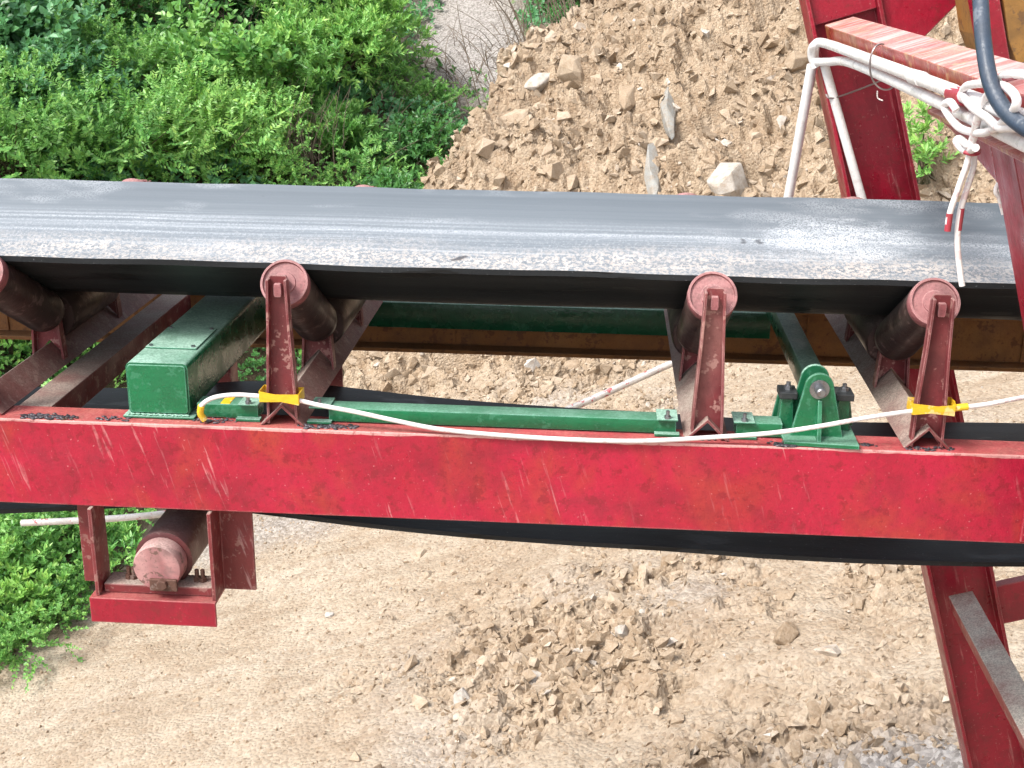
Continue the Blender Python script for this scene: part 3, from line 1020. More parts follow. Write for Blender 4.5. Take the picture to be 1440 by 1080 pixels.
make('lug', lug(0.036, 0.045, 0.047, 0.052, 0.134, 0.524), 'green_bright', t, bevel=0.0015)
make('lug', lug(0.090, 0.099, 0.047, 0.052, 0.134, 0.524), 'green', t, bevel=0.0015)
make('gusset', MB().prism([(0.0045, 0.0095), (0.0358, 0.0095), (0.0358, 0.082), (0.031, 0.082)], 'X', 0.523, 0.531), 'green_bright', t, bevel=0.001)
make('washer', MB().lathe((0.524, 0.0325, 0.104), (0.524, 0.036, 0.104), [(0.0185, 0), (0.0185, 0.0034)], 24), 'steel', t, smooth=30)
make('pin', MB().lathe((0.524, 0.008, 0.104), (0.524, 0.11, 0.104), [(0.007, 0), (0.0095, 0.002), (0.0095, 0.10)], 20), 'steel', t, smooth=30)
for s, x in ((-1, 0.474), (1, 0.580)):
    make('side_plate', MB().prism([(x - .026 * (s < 0) - .010 * (s > 0), 0.0095), (x + .010 * (s < 0) + .026 * (s > 0), 0.0095), (x + .016, 0.068), (x - .016, 0.068)], 'Y', 0.101, 0.108), 'green', t, bevel=0.001)
    make('block', MB().box(x - .018, x + .016, 0.062, 0.110, 0.072, 0.086), 'black_block', t, bevel=0.002)
    make('stand', MB().prism([(x - .016, 0.0096), (x + .014, 0.0096), (x + .010, 0.0718), (x - .012, 0.0718)], 'Y', 0.072, 0.0995), 'green', t, bevel=0.002)
    make('bolt', MB().hexa((x, 0.085, 0.086), (x, 0.085, 0.093), 0.008).cyl((x, 0.085, 0.093), (x, 0.085, 0.100), 0.0045, 10), 'steel', t)

# ------------------------------------------------------------------ return roller in its hangers
t = thing('return_roller', 'return roller in dull red hangers below the red beam at left', 'roller', (-0.76, 0.5, -0.43))
for sgn in (-1, 1):
    def Y(y):
        return y if sgn < 0 else 2 * YC - y
    make('hanger', MB().prism([(-.934, Y(.046)), (-.888, Y(.046)), (-.888, Y(-.012)), (-.880, Y(-.012)), (-.880, Y(.054)), (-.934, Y(.054))], 'Z', -0.372, -0.1812), 'dull_red', t, bevel=0.0015)
    make('hanger', MB().prism([(-.648, Y(-.012)), (-.640, Y(-.012)), (-.640, Y(.046)), (-.574, Y(.046)), (-.574, Y(.054)), (-.648, Y(.054))], 'Z', -0.376, -0.1812), 'dull_red', t, bevel=0.0015)
    sh = make('shelf', MB().prism([(Y(-.0205), -.428), (Y(-.0135), -.428), (Y(-.0135), -.380), (Y(.062), -.380), (Y(.062), -.373), (Y(-.0205), -.373)], 'X', -0.899, -0.640), 'post_red' if sgn < 0 else 'dull_red', t, bevel=0.0015)
    make('seat_block', MB().box(-0.876, -0.652, Y(.004), Y(.058), -.3725, -.352), 'dull_red', sh, bevel=0.003)
    for x in (-0.832, -0.822, -0.690, -0.678):
        make('bolt', MB().hexa((x, Y(.03), -.352), (x, Y(.03), -.343), 0.008).cyl((x, Y(.03), -.343), (x, Y(.03), -.326), 0.0045, 10), 'rust', t)
C0 = Vector((-0.757, 0.0, -0.3060))
ro = make('roller', MB().lathe(C0 + Vector((0, .030, 0)), C0 + Vector((0, 1, 0)), [(.051, 0), (.0590, .003), (.0590, .012), (.0575, .014), (.0575, .966), (.051, .97)], 40), 'roller_red', t, smooth=35)
make('end_cap', MB().lathe(C0 + Vector((0, -.012, 0)), C0 + Vector((0, 1, 0)), [(.030, .0), (.047, .0008), (.0500, .006), (.0500, .040)], 36), 'return_cap', ro, smooth=40)
make('shaft_nut', MB().hexa(C0 + Vector((.012, -.028, -.030)), C0 + Vector((.012, -.0125, -.030)), 0.012).box(-.772, -.716, -.020, -.0125, -.352, -.326), 'rust', ro, bevel=0.002)

# ------------------------------------------------------------------ trestle (plumb, so in world axes)
t = thing('support_trestle', 'red steel support trestle with upright posts and cross beams at right', 'trestle', (0.88, 0.5, -2.75), 'w')


def ibeam_post(x0, x1, y0, y1, z0, z1, tf=.010):
    ym = (y0 + y1) / 2
    return MB().prism([(x0, y0), (x0 + tf, y0), (x0 + tf, ym - .004), (x1 - tf, ym - .004), (x1 - tf, y0), (x1, y0), (x1, y1), (x1 - tf, y1), (x1 - tf, ym + .004), (x0 + tf, ym + .004), (x0 + tf, y1), (x0, y1)], 'Z', z0, z1)


make('post', ibeam_post(0.790, 0.968, 1.075, 1.195, -2.80, 1.10), 'post_red', t, bevel=0.002)
make('post', ibeam_post(0.852, 1.030, -0.32, -0.20, -2.80, 0.362), 'post_red', t, bevel=0.002)
make('cross_beam', MB().box(0.822, 0.896, -0.75, 1.074, 0.446, 0.488), 'cross_red', t, bevel=0.003)
make('tie_beam', MB().box(0.832, 0.900, -0.199, 1.0745, -1.200, -1.146), 'tie_dusty', t, bevel=0.003)
make('tie_beam', MB().box(0.9685, 1.75, 1.10, 1.132, -1.290, -1.165), 'post_red', t, bevel=0.003)
make('brace', MB().prism([(0.9685, 0.335), (1.03, 0.372), (1.50, 0.66), (1.50, 0.90), (0.9685, 0.58)], 'Y', 1.10, 1.13), 'post_red', t, bevel=0.003)
make('brace', MB().box(0.801, 0.9575, 1.10, 1.1305, 0.49, 0.62), 'post_red', t, bevel=0.002)
br = make('arm', MB().prism([(0.145, 0.371), (0.145, 0.362), (0.04, 0.350), (-0.03, 0.334), (-0.12, 0.318), (-0.199, 0.300), (-0.199, 0.371)], 'X', 0.852, 0.860), 'post_red', t, bevel=0.001)
make('top_flange', MB().box(0.838, 0.950, -0.55, 0.150, 0.3715, 0.3805), 'cross_red', br, bevel=0.002)
make('gusset', MB().prism([(-0.2, 0.36), (-0.55, 0.371), (-0.55, 0.33), (-0.33, 0.22), (-0.321, 0.36)], 'X', 0.8525, 0.8600), 'post_red', br, bevel=0.001)

t = thing('steel_chute', 'stained yellow-brown steel chute box with red corner angle at upper right', 'chute', (1.3, 0.6, 0.36), 'w')
make('box', MB().prism([(1.105, 0.40), (1.115, 0.345), (1.60, 0.345), (1.60, 1.05), (1.125, 1.05)], 'Y', 0.55, 0.95), 'box_yellow', t, bevel=0.003)
make('lip', MB().box(1.10, 1.60, 0.53, 0.549, 0.335, 0.352), 'black_block', t, bevel=0.002)
make('corner_angle', MB().prism([(1.060, 0.545), (1.10, 0.545), (1.10, 0.56), (1.066, 0.56), (1.066, 0.64), (1.060, 0.64)], 'Z', 0.34, 1.05), 'post_red', t, bevel=0.002)

# ------------------------------------------------------------------ pipes, hose and cables
def line(name, label, cat, pts, r, mat, frame='w', n=12, sub=6):
    o = make(name, MB().tube(pts, r, n, sub), mat, None, pts[0], frame, smooth=50)
    return tag(o, label, cat)


t = thing('conduit', 'upper white plastic pipe running along the red cross beam', 'pipe', (0.805, 0.3, 0.46), 'w')
make('pipe', MB().tube([(0.779, 1.06, 0.395), (0.776, 1.058, 0.430), (0.784, 1.03, 0.452), (0.800, 0.96, 0.456), (0.8035, 0.3, 0.461), (0.8025, -0.24, 0.466), (0.8035, -0.55, 0.468), (0.8035, -0.8, 0.470)], 0.0112, 14), 'pvc', t, smooth=50)
for a, mt in ((0.0, 'pvc'), (-0.27, 'red_tape')):
    make('coupling', MB().tube([(0.803, a + .035, 0.4625), (0.803, a - .035, 0.4645)], 0.0130 if a == 0 else 0.0138, 14, 1), mt, t, smooth=50)
t = thing('conduit', 'lower white plastic pipe bent at its far end below the red cross beam', 'pipe', (0.805, 0.3, 0.44), 'w')
make('pipe', MB().tube([(0.79, 1.072, 0.445), (0.782, 1.06, 0.412), (0.798, 0.98, 0.410), (0.806, 0.8, 0.425), (0.808, 0.55, 0.431), (0.807, 0.15, 0.433), (0.806, -0.2, 0.433), (0.804, -0.45, 0.433), (0.804, -0.8, 0.430)], 0.0102, 14), 'pvc', t, smooth=50)
make('coupling', MB().tube([(0.806, -0.205, 0.433), (0.8055, -0.235, 0.433)], 0.0125, 14, 1), 'red_tape', t, smooth=50)
line('down_pipe', 'white plastic pipe leaning away left of the rear red post', 'pipe', [(0.776, 1.10, 0.398), (0.665, 1.20, 0.085), (0.55, 1.225, -0.19)], 0.013, 'pvc', sub=1)
line('down_pipe', 'white plastic pipe running down the face of the rear red post', 'pipe', [(0.800, 1.055, 0.395), (0.822, 1.060, 0.05), (0.835, 1.062, -0.12)], 0.0115, 'pvc', sub=1)
line('tie_wire', 'thin wire tying the white pipe across the rear red post', 'wire', [(0.788, 1.050, 0.325), (0.80, 1.046, 0.312), (0.87, 1.065, 0.312), (0.955, 1.07, 0.322), (0.972, 1.078, 0.33)], 0.0025, 'wire', n=6)
w = MB()
pts = []
for k in range(26):
    a = k / 25 * 2 * math.pi
    pts.append((0.815 + 0.026 * math.cos(a), 0.36 + .008 * math.sin(2 * a), 0.447 + 0.045 * math.sin(a)))
w.tube(pts, 0.0018, 6, 2)
w.tube([(0.795, .36, .405), (0.792, .355, .392), (0.80, .35, .385)], 0.0018, 6, 3)
tag(make('tie_wire', w, 'wire', None, (0.815, 0.36, 0.40), 'w', smooth=60), 'loop of thin wire binding both white pipes to the red cross beam', 'wire')
line('hose', 'thick blue-grey hose hanging down past the white pipes at upper right', 'hose', [(0.86, -0.30, 0.95), (0.842, -0.37, 0.755), (0.822, -0.43, 0.665), (0.806, -0.47, 0.613), (0.788, -0.52, 0.564), (0.778, -0.56, 0.518), (0.781, -0.595, 0.485), (0.794, -0.64, 0.462), (0.813, -0.69, 0.447), (0.846, -0.79, 0.434)], 0.0105, 'hose', n=16)
line('conduit', 'white plastic pipe with red paint marks slanting up behind the return belt', 'pipe', [(-1.857, 1.3, -0.327), (-1.452, 1.3, -0.405), (-0.90, 1.3, -0.462), (-0.45, 1.3, -0.452), (-0.065, 1.3, -0.398), (0.25, 1.3, -0.340), (0.55, 1.28, -0.28), (0.80, 1.22, -0.235)], 0.0105, 'pvc_marked', n=14)

A = [(0.833, -0.606, 0.499), (0.811, -0.618, 0.522), (0.799, -0.589, 0.526), (0.796, -0.533, 0.514), (0.794, -0.453, 0.480), (0.786, -0.431, 0.455), (0.783, -0.395, 0.420), (0.777, -0.387, 0.410), (0.779, -0.334, 0.412), (0.774, -0.332, 0.408), (0.778, -0.361, 0.398), (0.778, -0.421, 0.412)]
B = [(0.825, -0.606, 0.448), (0.805, -0.606, 0.457), (0.789, -0.572, 0.458), (0.784, -0.538, 0.455), (0.785, -0.483, 0.461), (0.785, -0.412, 0.467), (0.791, -0.347, 0.476), (0.794, -0.368, 0.490), (0.797, -0.453, 0.501), (0.792, -0.565, 0.511), (0.789, -0.623, 0.500), (0.786, -0.585, 0.474), (0.788, -0.504, 0.449), (0.786, -0.436, 0.433), (0.782, -0.334, 0.427), (0.777, -0.293, 0.445), (0.778, -0.279, 0.456), (0.781, -0.306, 0.463), (0.785, -0.317, 0.451)]
t = thing('white_cable', 'white cable knotted around the pipes at upper right with two tails hanging down', 'cable', (0.79, -0.40, 0.40), 'w')
make('loop', MB().tube(A, 0.0058, 10), 'cable', t, smooth=60)
make('loop', MB().tube(B, 0.0058, 10), 'cable', t, smooth=60)
T1 = [(0.782, -0.380, 0.407), (0.772, -0.380, 0.384), (0.754, -0.380, 0.352), (0.736, -0.380, 0.319), (0.728, -0.380, 0.294)]
T2 = [(0.788, -0.370, 0.404), (0.783, -0.370, 0.377), (0.768, -0.370, 0.346), (0.752, -0.370, 0.313), (0.741, -0.370, 0.272), (0.737, -0.370, 0.228), (0.736, -0.370, 0.204)]
make('tail', MB().tube(T1, 0.0045, 10), 'cable', t, smooth=60)
make('tail', MB().tube(T2, 0.0045, 10), 'cable', t, smooth=60)
make('red_core', MB().tube([Vector(T1[3]), Vector(T1[4])], 0.0049, 10, 1), 'red_tape', t, smooth=60)
make('red_core', MB().tube([Vector(T2[3]) * .8 + Vector(T2[2]) * .2, Vector(T2[3]) * .4 + Vector(T2[4]) * .6], 0.0048, 10, 1), 'red_tape', t, smooth=60)
make('red_core', MB().tube([Vector(A[3]) * .5 + Vector(A[2]) * .5, Vector(A[2]) * .85 + Vector(A[1]) * .15], 0.0064, 10, 1), 'red_tape', t, smooth=60)
make('binding', MB().tube([(0.770, -0.385, 0.402), (0.778, -0.392, 0.398), (0.787, -0.388, 0.396), (0.793, -0.375, 0.396)], 0.003, 8, 4), 'red_tape', t, smooth=60)
line('white_cable', 'short white cable end hanging behind the red post arm', 'cable', [(0.875, -0.175, 0.31), (0.853, -0.18, 0.286), (0.856, -0.18, 0.27), (0.858, -0.18, 0.243)], 0.004, 'cable', n=8)

FC = [(-0.645, 0.010, 0.008), (-0.651, 0.006, 0.022), (-0.647, 0.002, 0.040), (-0.623, 0.004, 0.056), (-0.581, 0.006, 0.063), (-0.533, 0.006, 0.062), (-0.469, 0.006, 0.058), (-0.417, 0.005, 0.048), (-0.349, 0.003, 0.038), (-0.267, 0.001, 0.023), (-0.185, -0.003, 0.011), (-0.076, -0.006, 0.005), (0.059, -0.008, 0.002), (0.193, -0.008, 0.004), (0.326, -0.004, 0.015), (0.431, -0.006, 0.028), (0.522, -0.008, 0.046), (0.611, 0.0, 0.064), (0.694, 0.005, 0.078), (0.764, 0.005, 0.086), (0.826, 0.004, 0.097), (0.888, 0.003, 0.113), (0.961, -0.01, 0.133), (1.10, -0.03, 0.16)]
t = thing('white_cable', 'long white cable sagging along the front of the red beam between yellow tapes', 'cable', (-0.1, 0.0, 0.0))
make('cable', MB().tube(FC, 0.0045, 12), 'cable', t, smooth=60)
make('tape', MB().tube(FC[:3], 0.0066, 10, 5), 'tape', t, smooth=60)


def wrap(x, z, dz):
    """tape wound round a bracket and the cable in front of it"""
    b = MB()
    for k, (h, tilt) in enumerate(((0.0075, -0.4 * dz), (0.0062, dz))):
        o = 0.0006 * k
        ring = [(x - .040, .014 - o), (x - .038, -.003 - o), (x + .038, -.003 - o), (x + .040, .014 - o), (x + .039, .042 + o), (x - .039, .042 + o)]
        n = len(ring)
        vs = []
        for s in (-1, 1):
            for i, (px, py) in enumerate(ring):
                vs.append((px, py, z + s * h + tilt * (px - x) / .04 + (0.002 if i in (1, 3) else 0)))
        b.add(vs, [(i, (i + 1) % n, n + (i + 1) % n, n + i) for i in range(n)])
    return b


for x, z, dz in ((-0.494, 0.061, -0.006), (0.728, 0.083, 0.006)):
    o = make('tape', wrap(x, z, dz), 'tape', t)
    md = o.modifiers.new('thick', 'SOLIDIFY')
    md.thickness = 0.0012
make('tape', MB().tube([(0.764, 0.005, 0.086), (0.775, 0.005, 0.088), (0.79, 0.0045, 0.0905)], 0.0068, 10, 3), 'tape', t, smooth=60)

# ------------------------------------------------------------------ rocks
def ico(sub):
    import bmesh
    bm = bmesh.new()
    bmesh.ops.create_icosphere(bm, subdivisions=sub, radius=1.0)
    v = np.array([q.co[:] for q in bm.verts])
    f = np.array([[q.index for q in fc.verts] for fc in bm.faces])
    bm.free()
    return v, f


ICO1, ICO2, ICO3 = ico(1), ico(2), ico(3)


def rock_shape(kind, seed, cut=7):
    """angular stone: a sphere sliced by random planes, then roughened"""
    r = np.random.default_rng(seed)
    v, f = kind
    v = v.copy()
    for _ in range(cut):
        nrm = r.normal(size=3)
        nrm /= np.linalg.norm(nrm)
        d = r.uniform(0.28, 0.62)
        s = v @ nrm
        v = v - np.clip(s - d, 0, None)[:, None] * nrm
    v = v + r.normal(size=v.shape) * 0.03
    return v, f


def hull_rock(seed, npts):
    """angular chunk: convex hull of scattered points"""
    import bmesh
    r = np.random.default_rng(seed)
    p = r.normal(size=(npts, 3))
    p /= np.linalg.norm(p, axis=1, keepdims=True)
    p *= r.uniform(.72, 1.1, (npts, 1))
    bm = bmesh.new()
    for q in p:
        bm.verts.new(q)
    res = bmesh.ops.convex_hull(bm, input=bm.verts)
    junk = [e for e in res['geom_interior'] if isinstance(e, bmesh.types.BMVert)]
    bmesh.ops.delete(bm, geom=junk, context='VERTS')
    bmesh.ops.triangulate(bm, faces=bm.faces)
    bmesh.ops.recalc_face_normals(bm, faces=bm.faces)
    bm.verts.index_update()
    v = np.array([q.co[:] for q in bm.verts])
    f = np.array([[q.index for q in fc.verts] for fc in bm.faces])
    bm.free()
    return v, f


VAR1 = [hull_rock(100 + k, 8) for k in range(14)]
VAR2 = [hull_rock(200 + k, 12) for k in range(14)]


def rotm(r):
    q = r.normal(size=4)
    q /= np.linalg.norm(q)
    w, x, y, z = q
    return np.array([[1 - 2 * (y * y + z * z), 2 * (x * y - z * w), 2 * (x * z + y * w)], [2 * (x * y + z * w), 1 - 2 * (x * x + z * z), 2 * (y * z - x * w)], [2 * (x * z - y * w), 2 * (y * z + x * w), 1 - 2 * (x * x + y * y)]])


def in_view(x, y, z, pad=60):
    p = np.stack([x, y, z], 1) - np.array(CAM)
    a, b, c = p @ np.array(right), p @ np.array(down), p @ np.array(fwd)
    px, py = 720 + 1800 * a / c, 540 + 1800 * b / c
    return (c > 0.5) & (px > -pad) & (px < 1440 + pad) & (py > -pad) & (py < 1080 + pad), c


# loose small stuff: gravel and crumbs over road, patches and heap
N = 260000
sx_, sy_ = RNG.uniform(-6.5, 5.0, N), 1.2 + 14.3 * RNG.random(N) ** 1.35
rb, vg, hp = rubble_mask(sx_, sy_)
keep = RNG.random(N) < (0.15 + 0.55 * rb) * (1 - vg) * np.where(hp > .5, .4, 1)
sx_, sy_, rb = sx_[keep], sy_[keep], rb[keep]
sz_ = height(sx_, sy_)
ok, dist = in_view(sx_, sy_, sz_, 120)
sx_, sy_, sz_, rb, dist = sx_[ok], sy_[ok], sz_[ok], rb[ok], dist[ok]
n_ = len(sx_)
size = (0.0045 + 0.012 * RNG.random(n_) ** 3 + 0.06 * rb * RNG.random(n_) ** 4) * (0.6 + dist / 12.0)
q4 = RNG.normal(size=(n_, 4))
q4 /= np.linalg.norm(q4, axis=1, keepdims=True)
w_, a_, b_, c_ = q4.T
ROT = np.stack([1 - 2 * (b_ * b_ + c_ * c_), 2 * (a_ * b_ - c_ * w_), 2 * (a_ * c_ + b_ * w_), 2 * (a_ * b_ + c_ * w_), 1 - 2 * (a_ * a_ + c_ * c_), 2 * (b_ * c_ - a_ * w_), 2 * (a_ * c_ - b_ * w_), 2 * (b_ * c_ + a_ * w_), 1 - 2 * (a_ * a_ + b_ * b_)], 1).reshape(-1, 3, 3)
SC = size[:, None] * np.stack([np.ones(n_), RNG.uniform(.6, 1, n_), RNG.uniform(.45, .8, n_)], 1)
VV, FF, off = [], [], 0
for k in range(14):
    sel = np.arange(n_) % 14 == k
    v, f = VAR1[k]
    q = np.einsum('nij,nvj->nvi', ROT[sel], v[None] * SC[sel][:, None, :]) + np.stack([sx_, sy_, sz_ + size * 0.05], 1)[sel][:, None, :]
    m_ = int(sel.sum())
    VV.append(q.reshape(-1, 3))
    FF.append((f[None] + (off + np.arange(m_) * len(v))[:, None, None]).reshape(-1, 3))
    off += m_ * len(v)
me = mesh_arrays('loose_gravel', np.concatenate(VV), None, np.concatenate(FF))
me.materials.append(M['clod'])
o = bpy.data.objects.new('loose_gravel', me)
COL.objects.link(o)
o['label'] = 'loose tan gravel and crumbs of earth over the dirt ground'
o['category'] = 'gravel'
o['kind'] = 'stuff'
print('gravel', n_)

# single clods of the heap and of the rubble patches
cl_mesh = []
for k in range(14):
    v, f = VAR2[k]
    me = mesh_arrays('clod', v, None, f)
    me.materials.append(M['clod'])
    cl_mesh.append(me)
cnt, tries = {'heap': 0, 'road': 0}, 0
rr = np.random.default_rng(5)
LIM = {'heap': 130, 'road': 165}
while (cnt['heap'] < LIM['heap'] or cnt['road'] < LIM['road']) and tries < 30000:
    tries += 1
    x, y = rr.uniform(-4, 4.5), rr.uniform(1.8, 14.5)
    xa, ya = np.array([x]), np.array([y])
    a, b_, h_ = rubble_mask(xa, ya)
    key = 'heap' if h_[0] > 0.5 else 'road'
    if cnt[key] >= LIM[key] or rr.random() > a[0] * (1 - b_[0]) * (1.0 if key == 'heap' else .8):
        continue
    z = height(xa, ya)
    if not in_view(xa, ya, z, 20)[0][0]:
        continue
    if key == 'heap' and x < 0.2:
        s = rr.uniform(.06, .19)
    else:
        s = rr.uniform(.03, .085) if key == 'road' else rr.uniform(.05, .14)
    if rr.random() < 0.1:
        s *= 1.35
    o = bpy.data.objects.new('clod', cl_mesh[tries % 14])
    COL.objects.link(o)
    o.location = (x, y, float(z[0]) - s * 0.05)
    o.scale = (s, s * rr.uniform(.65, 1), s * rr.uniform(.5, .85))
    o.rotation_euler = rr.uniform(-.5, .5), rr.uniform(-.5, .5), rr.uniform(0, 6.28)
    if key == 'heap':
        big_ = s > 0.11
        where = 'left shoulder of the dirt heap' if x < -0.6 else ('middle of the dirt heap' if x < 1.6 else 'dirt bank around the rear red post')
        tag(o, ('large' if big_ else 'small') + ' tan clod of earth on the ' + where, 'stone', ('large' if big_ else 'small') + ' clods on the ' + where)
    else:
        where = ('in the rubble patch below the middle of the beam' if x < 0.25 else 'in the rubble near the right red post') if y < 6 else 'on the dirt seen under the belt'
        tag(o, 'loose tan stone ' + where, 'stone', 'stones ' + where)
    cnt[key] += 1

# the stones that stand out: (x, y, size xyz, turn, tilt, material, label)
BIG = [
    (0.93, 10.45, (.24, .20, .25), 0.3, -.15, 'grey_stone', 'large pale grey flat-topped rock sitting just above the belt'),
    (0.56, 11.55, (.10, .12, .48), 0.0, .30, 'slate', 'upper of two narrow grey slabs set along the dirt slope'),
    (0.24, 10.85, (.09, .12, .46), 0.0, .22, 'slate', 'lower of two narrow grey slabs set along the dirt slope'),
    (-0.35, 12.40, (.20, .15, .24), 0.5, .1, 'clod', 'big tan block near the crest of the dirt heap'),
    (0.18, 11.85, (.11, .10, .25), 0.2, .45, 'clod', 'slanting tan slab left of the two narrow grey slabs'),
    (-2.60, 17.2, (.30, .18, .17), 0.1, .1, 'grey_stone', 'grey rock at the left foot of the heap beside the bushes'),
    (0.36, 3.62, (.085, .075, .075), 0.9, .2, 'clod', 'fist-like tan boulder alone on bare dirt below the right of the belt'),
    (-1.39, 3.72, (.060, .05, .065), 0.4, .1, 'grey_stone', 'white stone at the lower left of the rubble patch'),
    (-0.47, 3.91, (.065, .05, .055), 1.4, .3, 'grey_stone', 'white angular stone amid the brown rubble patch'),
    (-0.36, 4.08, (.032, .026, .028), 0.2, .1, 'grey_stone', 'small bright white pebble at the top right of the rubble patch'),
    (0.68, 4.6, (.075, .06, .06), 2.2, .2, 'clod', 'tan stone just below the red beam near the right post'),
    (1.12, 3.05, (.11, .09, .06), 2.2, .1, 'grey_stone', 'grey flat stone beside the lower right red post'),
    (-1.0, 3.86, (.075, .06, .05), 2.9, .1, 'grey_stone', 'bluish grey stone half buried in the rubble patch'),
    (1.95, 11.5, (.17, .13, .13), .9, .1, 'clod', 'rounded tan rock left of the rear red post'),
    (1.32, 10.45, (.15, .12, .11), 1.9, .2, 'clod', 'tan block right of the large pale grey rock'),
    (-0.75, 12.55, (.19, .15, .12), 0.0, .1, 'grey_stone', 'pale rounded rock on the crest of the heap below the dry stalks'),
    (-2.5, 5.2, (.035, .03, .022), 0.0, .1, 'grey_stone', 'small white stone on the smooth dirt left of the rubble'),
]
for k, (x, y, sz, turn, tilt, mt, lab) in enumerate(BIG):
    v, f = hull_rock(900 + k, 26)
    me = mesh_arrays('rock', v * np.array(sz), None, f)
    me.materials.append(M[mt])
    o = bpy.data.objects.new('rock', me)
    COL.objects.link(o)
    md = o.modifiers.new('bevel', 'BEVEL')
    md.width = min(sz) * 0.08
    md.segments = 2
    o.location = (x, y, zat(x, y) + sz[2] * 0.25)
    o.rotation_euler = (0, tilt, turn)
    if 'narrow grey' in lab:
        o.rotation_euler = (math.radians(-52), tilt, 0)
        o.location.z = zat(x, y) + 0.03
    tag(o, lab, 'rock')

# ------------------------------------------------------------------ vegetation
def unit(a):
    return a / np.maximum(np.linalg.norm(a, axis=-1, keepdims=True), 1e-9)


def leaf_arrays(pos, d, up, length, ratio, r):
    """folded pointed leaves: two quads each"""
    n = len(pos)
    d = unit(d)
    side = unit(np.cross(d, up))
    nrm = np.cross(side, d)
    L = length[:, None]
    W = L * ratio * 0.5
    bend = r.uniform(-0.25, 0.05, (n, 1)) * L
    fold = r.uniform(0.1, 0.45, (n, 1)) * W
    base = pos
    tip = pos + d * L + nrm * bend
    l1 = pos + d * L * .30 - side * W * .92 + nrm * fold
    l2 = pos + d * L * .68 - side * W * .72 + nrm * (fold + bend * .45)
    r1 = pos + d * L * .30 + side * W * .92 + nrm * fold
    r2 = pos + d * L * .68 + side * W * .72 + nrm * (fold + bend * .45)
    v = np.stack([base, l1, l2, tip, r2, r1], 1).reshape(-1, 3)
    o = np.arange(n)[:, None] * 6
    q = np.concatenate([o + np.array([[0, 3, 2, 1]]), o + np.array([[0, 5, 4, 3]])])
    return v, q


SP = {  # leaf length, width ratio, leaves per sprig, sprig length, kind
    'broad': (0.125, 0.72, 8, 0.36, 'alt'),
    'oval': (0.090, 0.60, 12, 0.32, 'alt'),
    'lance': (0.125, 0.36, 16, 0.34, 'whorl'),
    'pinnate': (0.090, 0.48, 16, 0.42, 'pin'),
    'fine': (0.055, 0.62, 18, 0.28, 'alt'),
}


def sprigs(p, d, kind, r, scale=1.0):
    """leaves along many sprigs starting at p in direction d"""
    Ln, ratio, k, sl, mode = SP[kind]
    n = len(p)
    d = unit(d)
    ref = unit(np.cross(d, r.normal(size=(n, 3))))
    ref2 = np.cross(d, ref)
    P, D, U, LL = [], [], [], []
    for i in range(k):
        if mode == 'pin':
            t = (i // 2 + 1) / (k / 2)
            ang = np.where(i % 2, 0.0, math.pi) + r.normal(0, .12, n)
            out = 1.3
        elif mode == 'whorl':
            t = (i + 1) / k
            ang = i * 2.4 + r.normal(0, .3, n)
            out = 1.1 - 0.75 * t
        else:
            t = (i + 1) / k
            ang = i * 2.4 + r.normal(0, .4, n)
            out = 1.25 - 0.6 * t
        a = np.asarray(ang)[:, None]
        side = ref * np.cos(a) + ref2 * np.sin(a)
        droop = np.array([0, 0, -0.35]) * t * sl
        P.append(p + d * sl * t * scale + droop)
        dd = d * (0.55 + 0.5 * t) + side * out + np.array([0, 0, -0.10])
        D.append(unit(dd + r.normal(0, .12, (n, 3))))
        U.append(unit(np.array([0.1, -0.65, 0.9]) + 0.45 * d + r.normal(0, .30, (n, 3))))
        LL.append(Ln * scale * r.uniform(.65, 1.2, n) * (1 - .35 * abs(t - .5)))
    return leaf_arrays(np.concatenate(P), np.concatenate(D), np.concatenate(U), np.concatenate(LL), ratio, r)


def foliage_obj(name, v, q, mat, parent=None, base=None):
    b = np.array(base if base is not None else (0, 0, 0))
    me = mesh_arrays(name, v - b, q)
    me.materials.append(M[mat])
    o = bpy.data.objects.new(name, me)
    COL.objects.link(o)
    if parent:
        o.parent = parent
    return o


